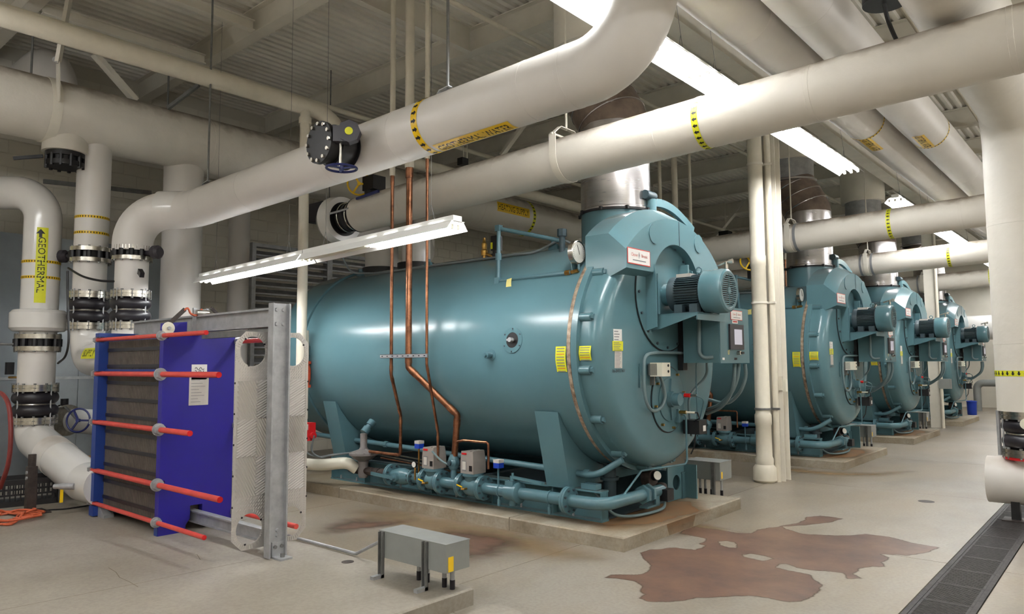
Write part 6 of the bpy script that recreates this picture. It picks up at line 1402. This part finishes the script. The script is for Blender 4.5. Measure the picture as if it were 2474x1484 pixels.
# ================================================================== RIGHT SIDE
VX, VY, VR = -.93, 9.6, .31
vz = lambda py: ony(2402, py, VY - .1).z
vp = pipe('insulated_pipe', 'massive white insulated pipe coming overhead and turning down to the floor joint', [(VX, YF + .1, 4.48), (VX, VY, 4.48), (VX, VY, vz(992))], VR, 'canvas', .4, 48, 14)
arrow_tape(vp, Wrap((VX, VY, vz(902)), (0, 0, 1), (.1, -1, 0), VR), 0, .06, -1, 'yellow_lime')
seams(vp, [((VX, VY, z), (0, 0, 1)) for z in (1.9, 3.2)] + [((VX, y, 4.48), (0, 1, 0)) for y in (5.1, 7.4)], VR, 'canvas', .02, 1.006, 48)
z1_, z0_ = vz(992), vz(1100)
ej = exp_joint('black rubber expansion joint with blue lever under the massive vertical pipe', (VX, VY), z0_, z1_, .24); g = G(); g.cyl((VX - .02, VY - .31, z1_ - .12), (VX - .02, VY - .29, z1_ - .12), .06, n=20); vd = obj('valve_disc', g, 'ivory', ej); g = G(); g.bar((VX - .02, VY - .33, z1_ - .12), (VX, VY - .33, z0_ + .06), .03, .012); obj('blue_lever', g, 'wheel_blue', ej, 0)
g = G(); g.cyl((VX - .30, VY - .05, z0_), (VX - .30, VY - .05, z1_), .02, n=10); obj('guide_rod', g, 'galv', ej); g = G(); g.lathe([(0, .28), (.03, .28)], (VX, VY, z0_ - .03), (0, 0, 1), 32); obj('base_flange', g, 'alarm_red', ej)
hz = z0_ - .03 - .24; o = pipe('floor_pipe', 'low white insulated pipe end below the rubber joint, on a black post', [(VX - .43, VY, hz), (XR - .1, VY, hz)], .25, 'canvas_clean', n=40); obj('neck', G().cyl((VX, VY, hz), (VX, VY, z0_ - .03), .2, n=28), 'canvas', o)
for k, xx in enumerate((VX - .18, VX + 1.6)):
    s_ = thing('pipe_post', ('black square post holding up the low white pipe end' if k == 0 else 'black square post farther along the low white pipe'), 'pipe stand', (xx, VY - .1, 0)); g = G(); g.box(xx - .04, xx + .04, VY - .14, VY - .06, .012, hz - .2); obj('post', g, 'black', s_, 0); obj('foot_plate', G().box(xx - .12, xx + .12, VY - .22, VY + .02, 0, .012), 'black_iron', s_, 0)
# two ducts overhead along the hall
for k, (x, fl_, lb) in enumerate(((-2.88, 1, 'overhead white insulated pipe beside the light row, with a yellow label'), (-2.26, 1, 'overhead white insulated pipe farther from the light row, with a yellow label'))):
    dpi = pipe('overhead_pipe', lb, [(x, YF + .1, 5.2), (x, YB - .2, 5.2)], .275, 'canvas_clean', n=40); yy = (11.2, 12.3)[k]
    wr = Wrap((x, yy, 5.2), (0, 1, 0), (0, 0, -1), .275); label_on(dpi, wr, (.36, -.4)[k], .0, .72, .16, 'GEOTHERMAL WATER', 'yellow', True, .6, .9, 1); arrow_tape(dpi, wr, 0, .05, 1)
    seams(dpi, [((x, y, 5.2), (0, 1, 0)) for y in (4.2, 7.0, 9.9, 15.2, 19)], .275, 'canvas_clean')
for x, z, r, lb in ((-1.95, 6.0, .05, 'thin white sprinkler pipe under the deck beside the overhead pipes'), (-5.9, 5.95, .028, 'slim white pipe hung below the roof beams over the nearest boiler'), (-9.35, 5.7, .04, 'slim cream pipe under the deck near the huge header')):
    pipe('sprinkler_pipe', lb, [(x, YF + .1, z), (x, YB - .2, z)], r, 'pipe_white', n=14)
o = thing('overhead_valve', 'black valve body at the top beside the massive overhead pipe', 'valve', (-1.75, 7.4, 5.05)); c = ony(2140, 0, 7.2)
g = G(); g.lathe([(0, .2), (.1, .2), (.1, .16), (.2, .16), (.2, .2), (.3, .2)], (c.x, c.y, c.z - .03), (0, 0, 1), 28); obj('valve_body', g, 'black', o); g = G(); g.tube(spline([(c.x - .02, c.y, c.z), (c.x - .0, c.y + .1, c.z - .2), (c.x + .03, c.y + .5, c.z - .35), (c.x + .1, c.y + .9, c.z - .3)], 6), .02, 8); obj('cable', g, 'black', o)
# speakers and far things
for px, py, Y_, lb in ((1113, 390, 9.0, 'small dark loudspeaker box hung under the roof beside the pale pipe'), (1748, 570, 20.0, 'small dark loudspeaker box far behind the boiler hood')):
    c = ony(px, py, Y_); s_ = thing('loudspeaker', lb, 'speaker', (c.x, c.y, c.z)); k = Y_ / 9 * .065; obj('cabinet', G().box(c.x - k, c.x + k, c.y - .02, c.y + 2 * k, c.z - k, c.z + k), 'black', s_, 0); obj('rod', G().cyl((c.x, c.y + k, c.z + k), (c.x, c.y + k, ZC), .01, n=6), 'steel_paint', s_)
c = onfloor(2357, 1000); o = obj('blue_bucket', G().lathe([(0, .12), (.02, .13), (.4, .14), (.405, .15), (.43, .15), (.44, .12), (.45, .03), (.46, 0)], (c[0], c[1] - .6, 0), (0, 0, 1), 24), 'bucket_blue'); tag(o, 'blue plastic drum on the floor beyond the farthest boiler', 'drum')
bs = thing('dark_pump_stand', 'grey pipe elbow on a short post near the far wall', 'pipe', (-3.9, 29.6, 0)); c = onfloor(2372, 990); g = G(); g.tube(bend([(c[0], 29.5, 0), (c[0], 29.5, .95), (c[0] + 3, 29.5, .95)], .2, 6), .12, 14); obj('elbow_pipe', g, 'cabinet_grey', bs)
pipe('far_pipe', 'shiny white horizontal pipe along the far wall behind the boilers', [(-9.0, 29.5, 2.85), (XR - .2, 29.5, 2.85)], .42, 'pvc', n=28)
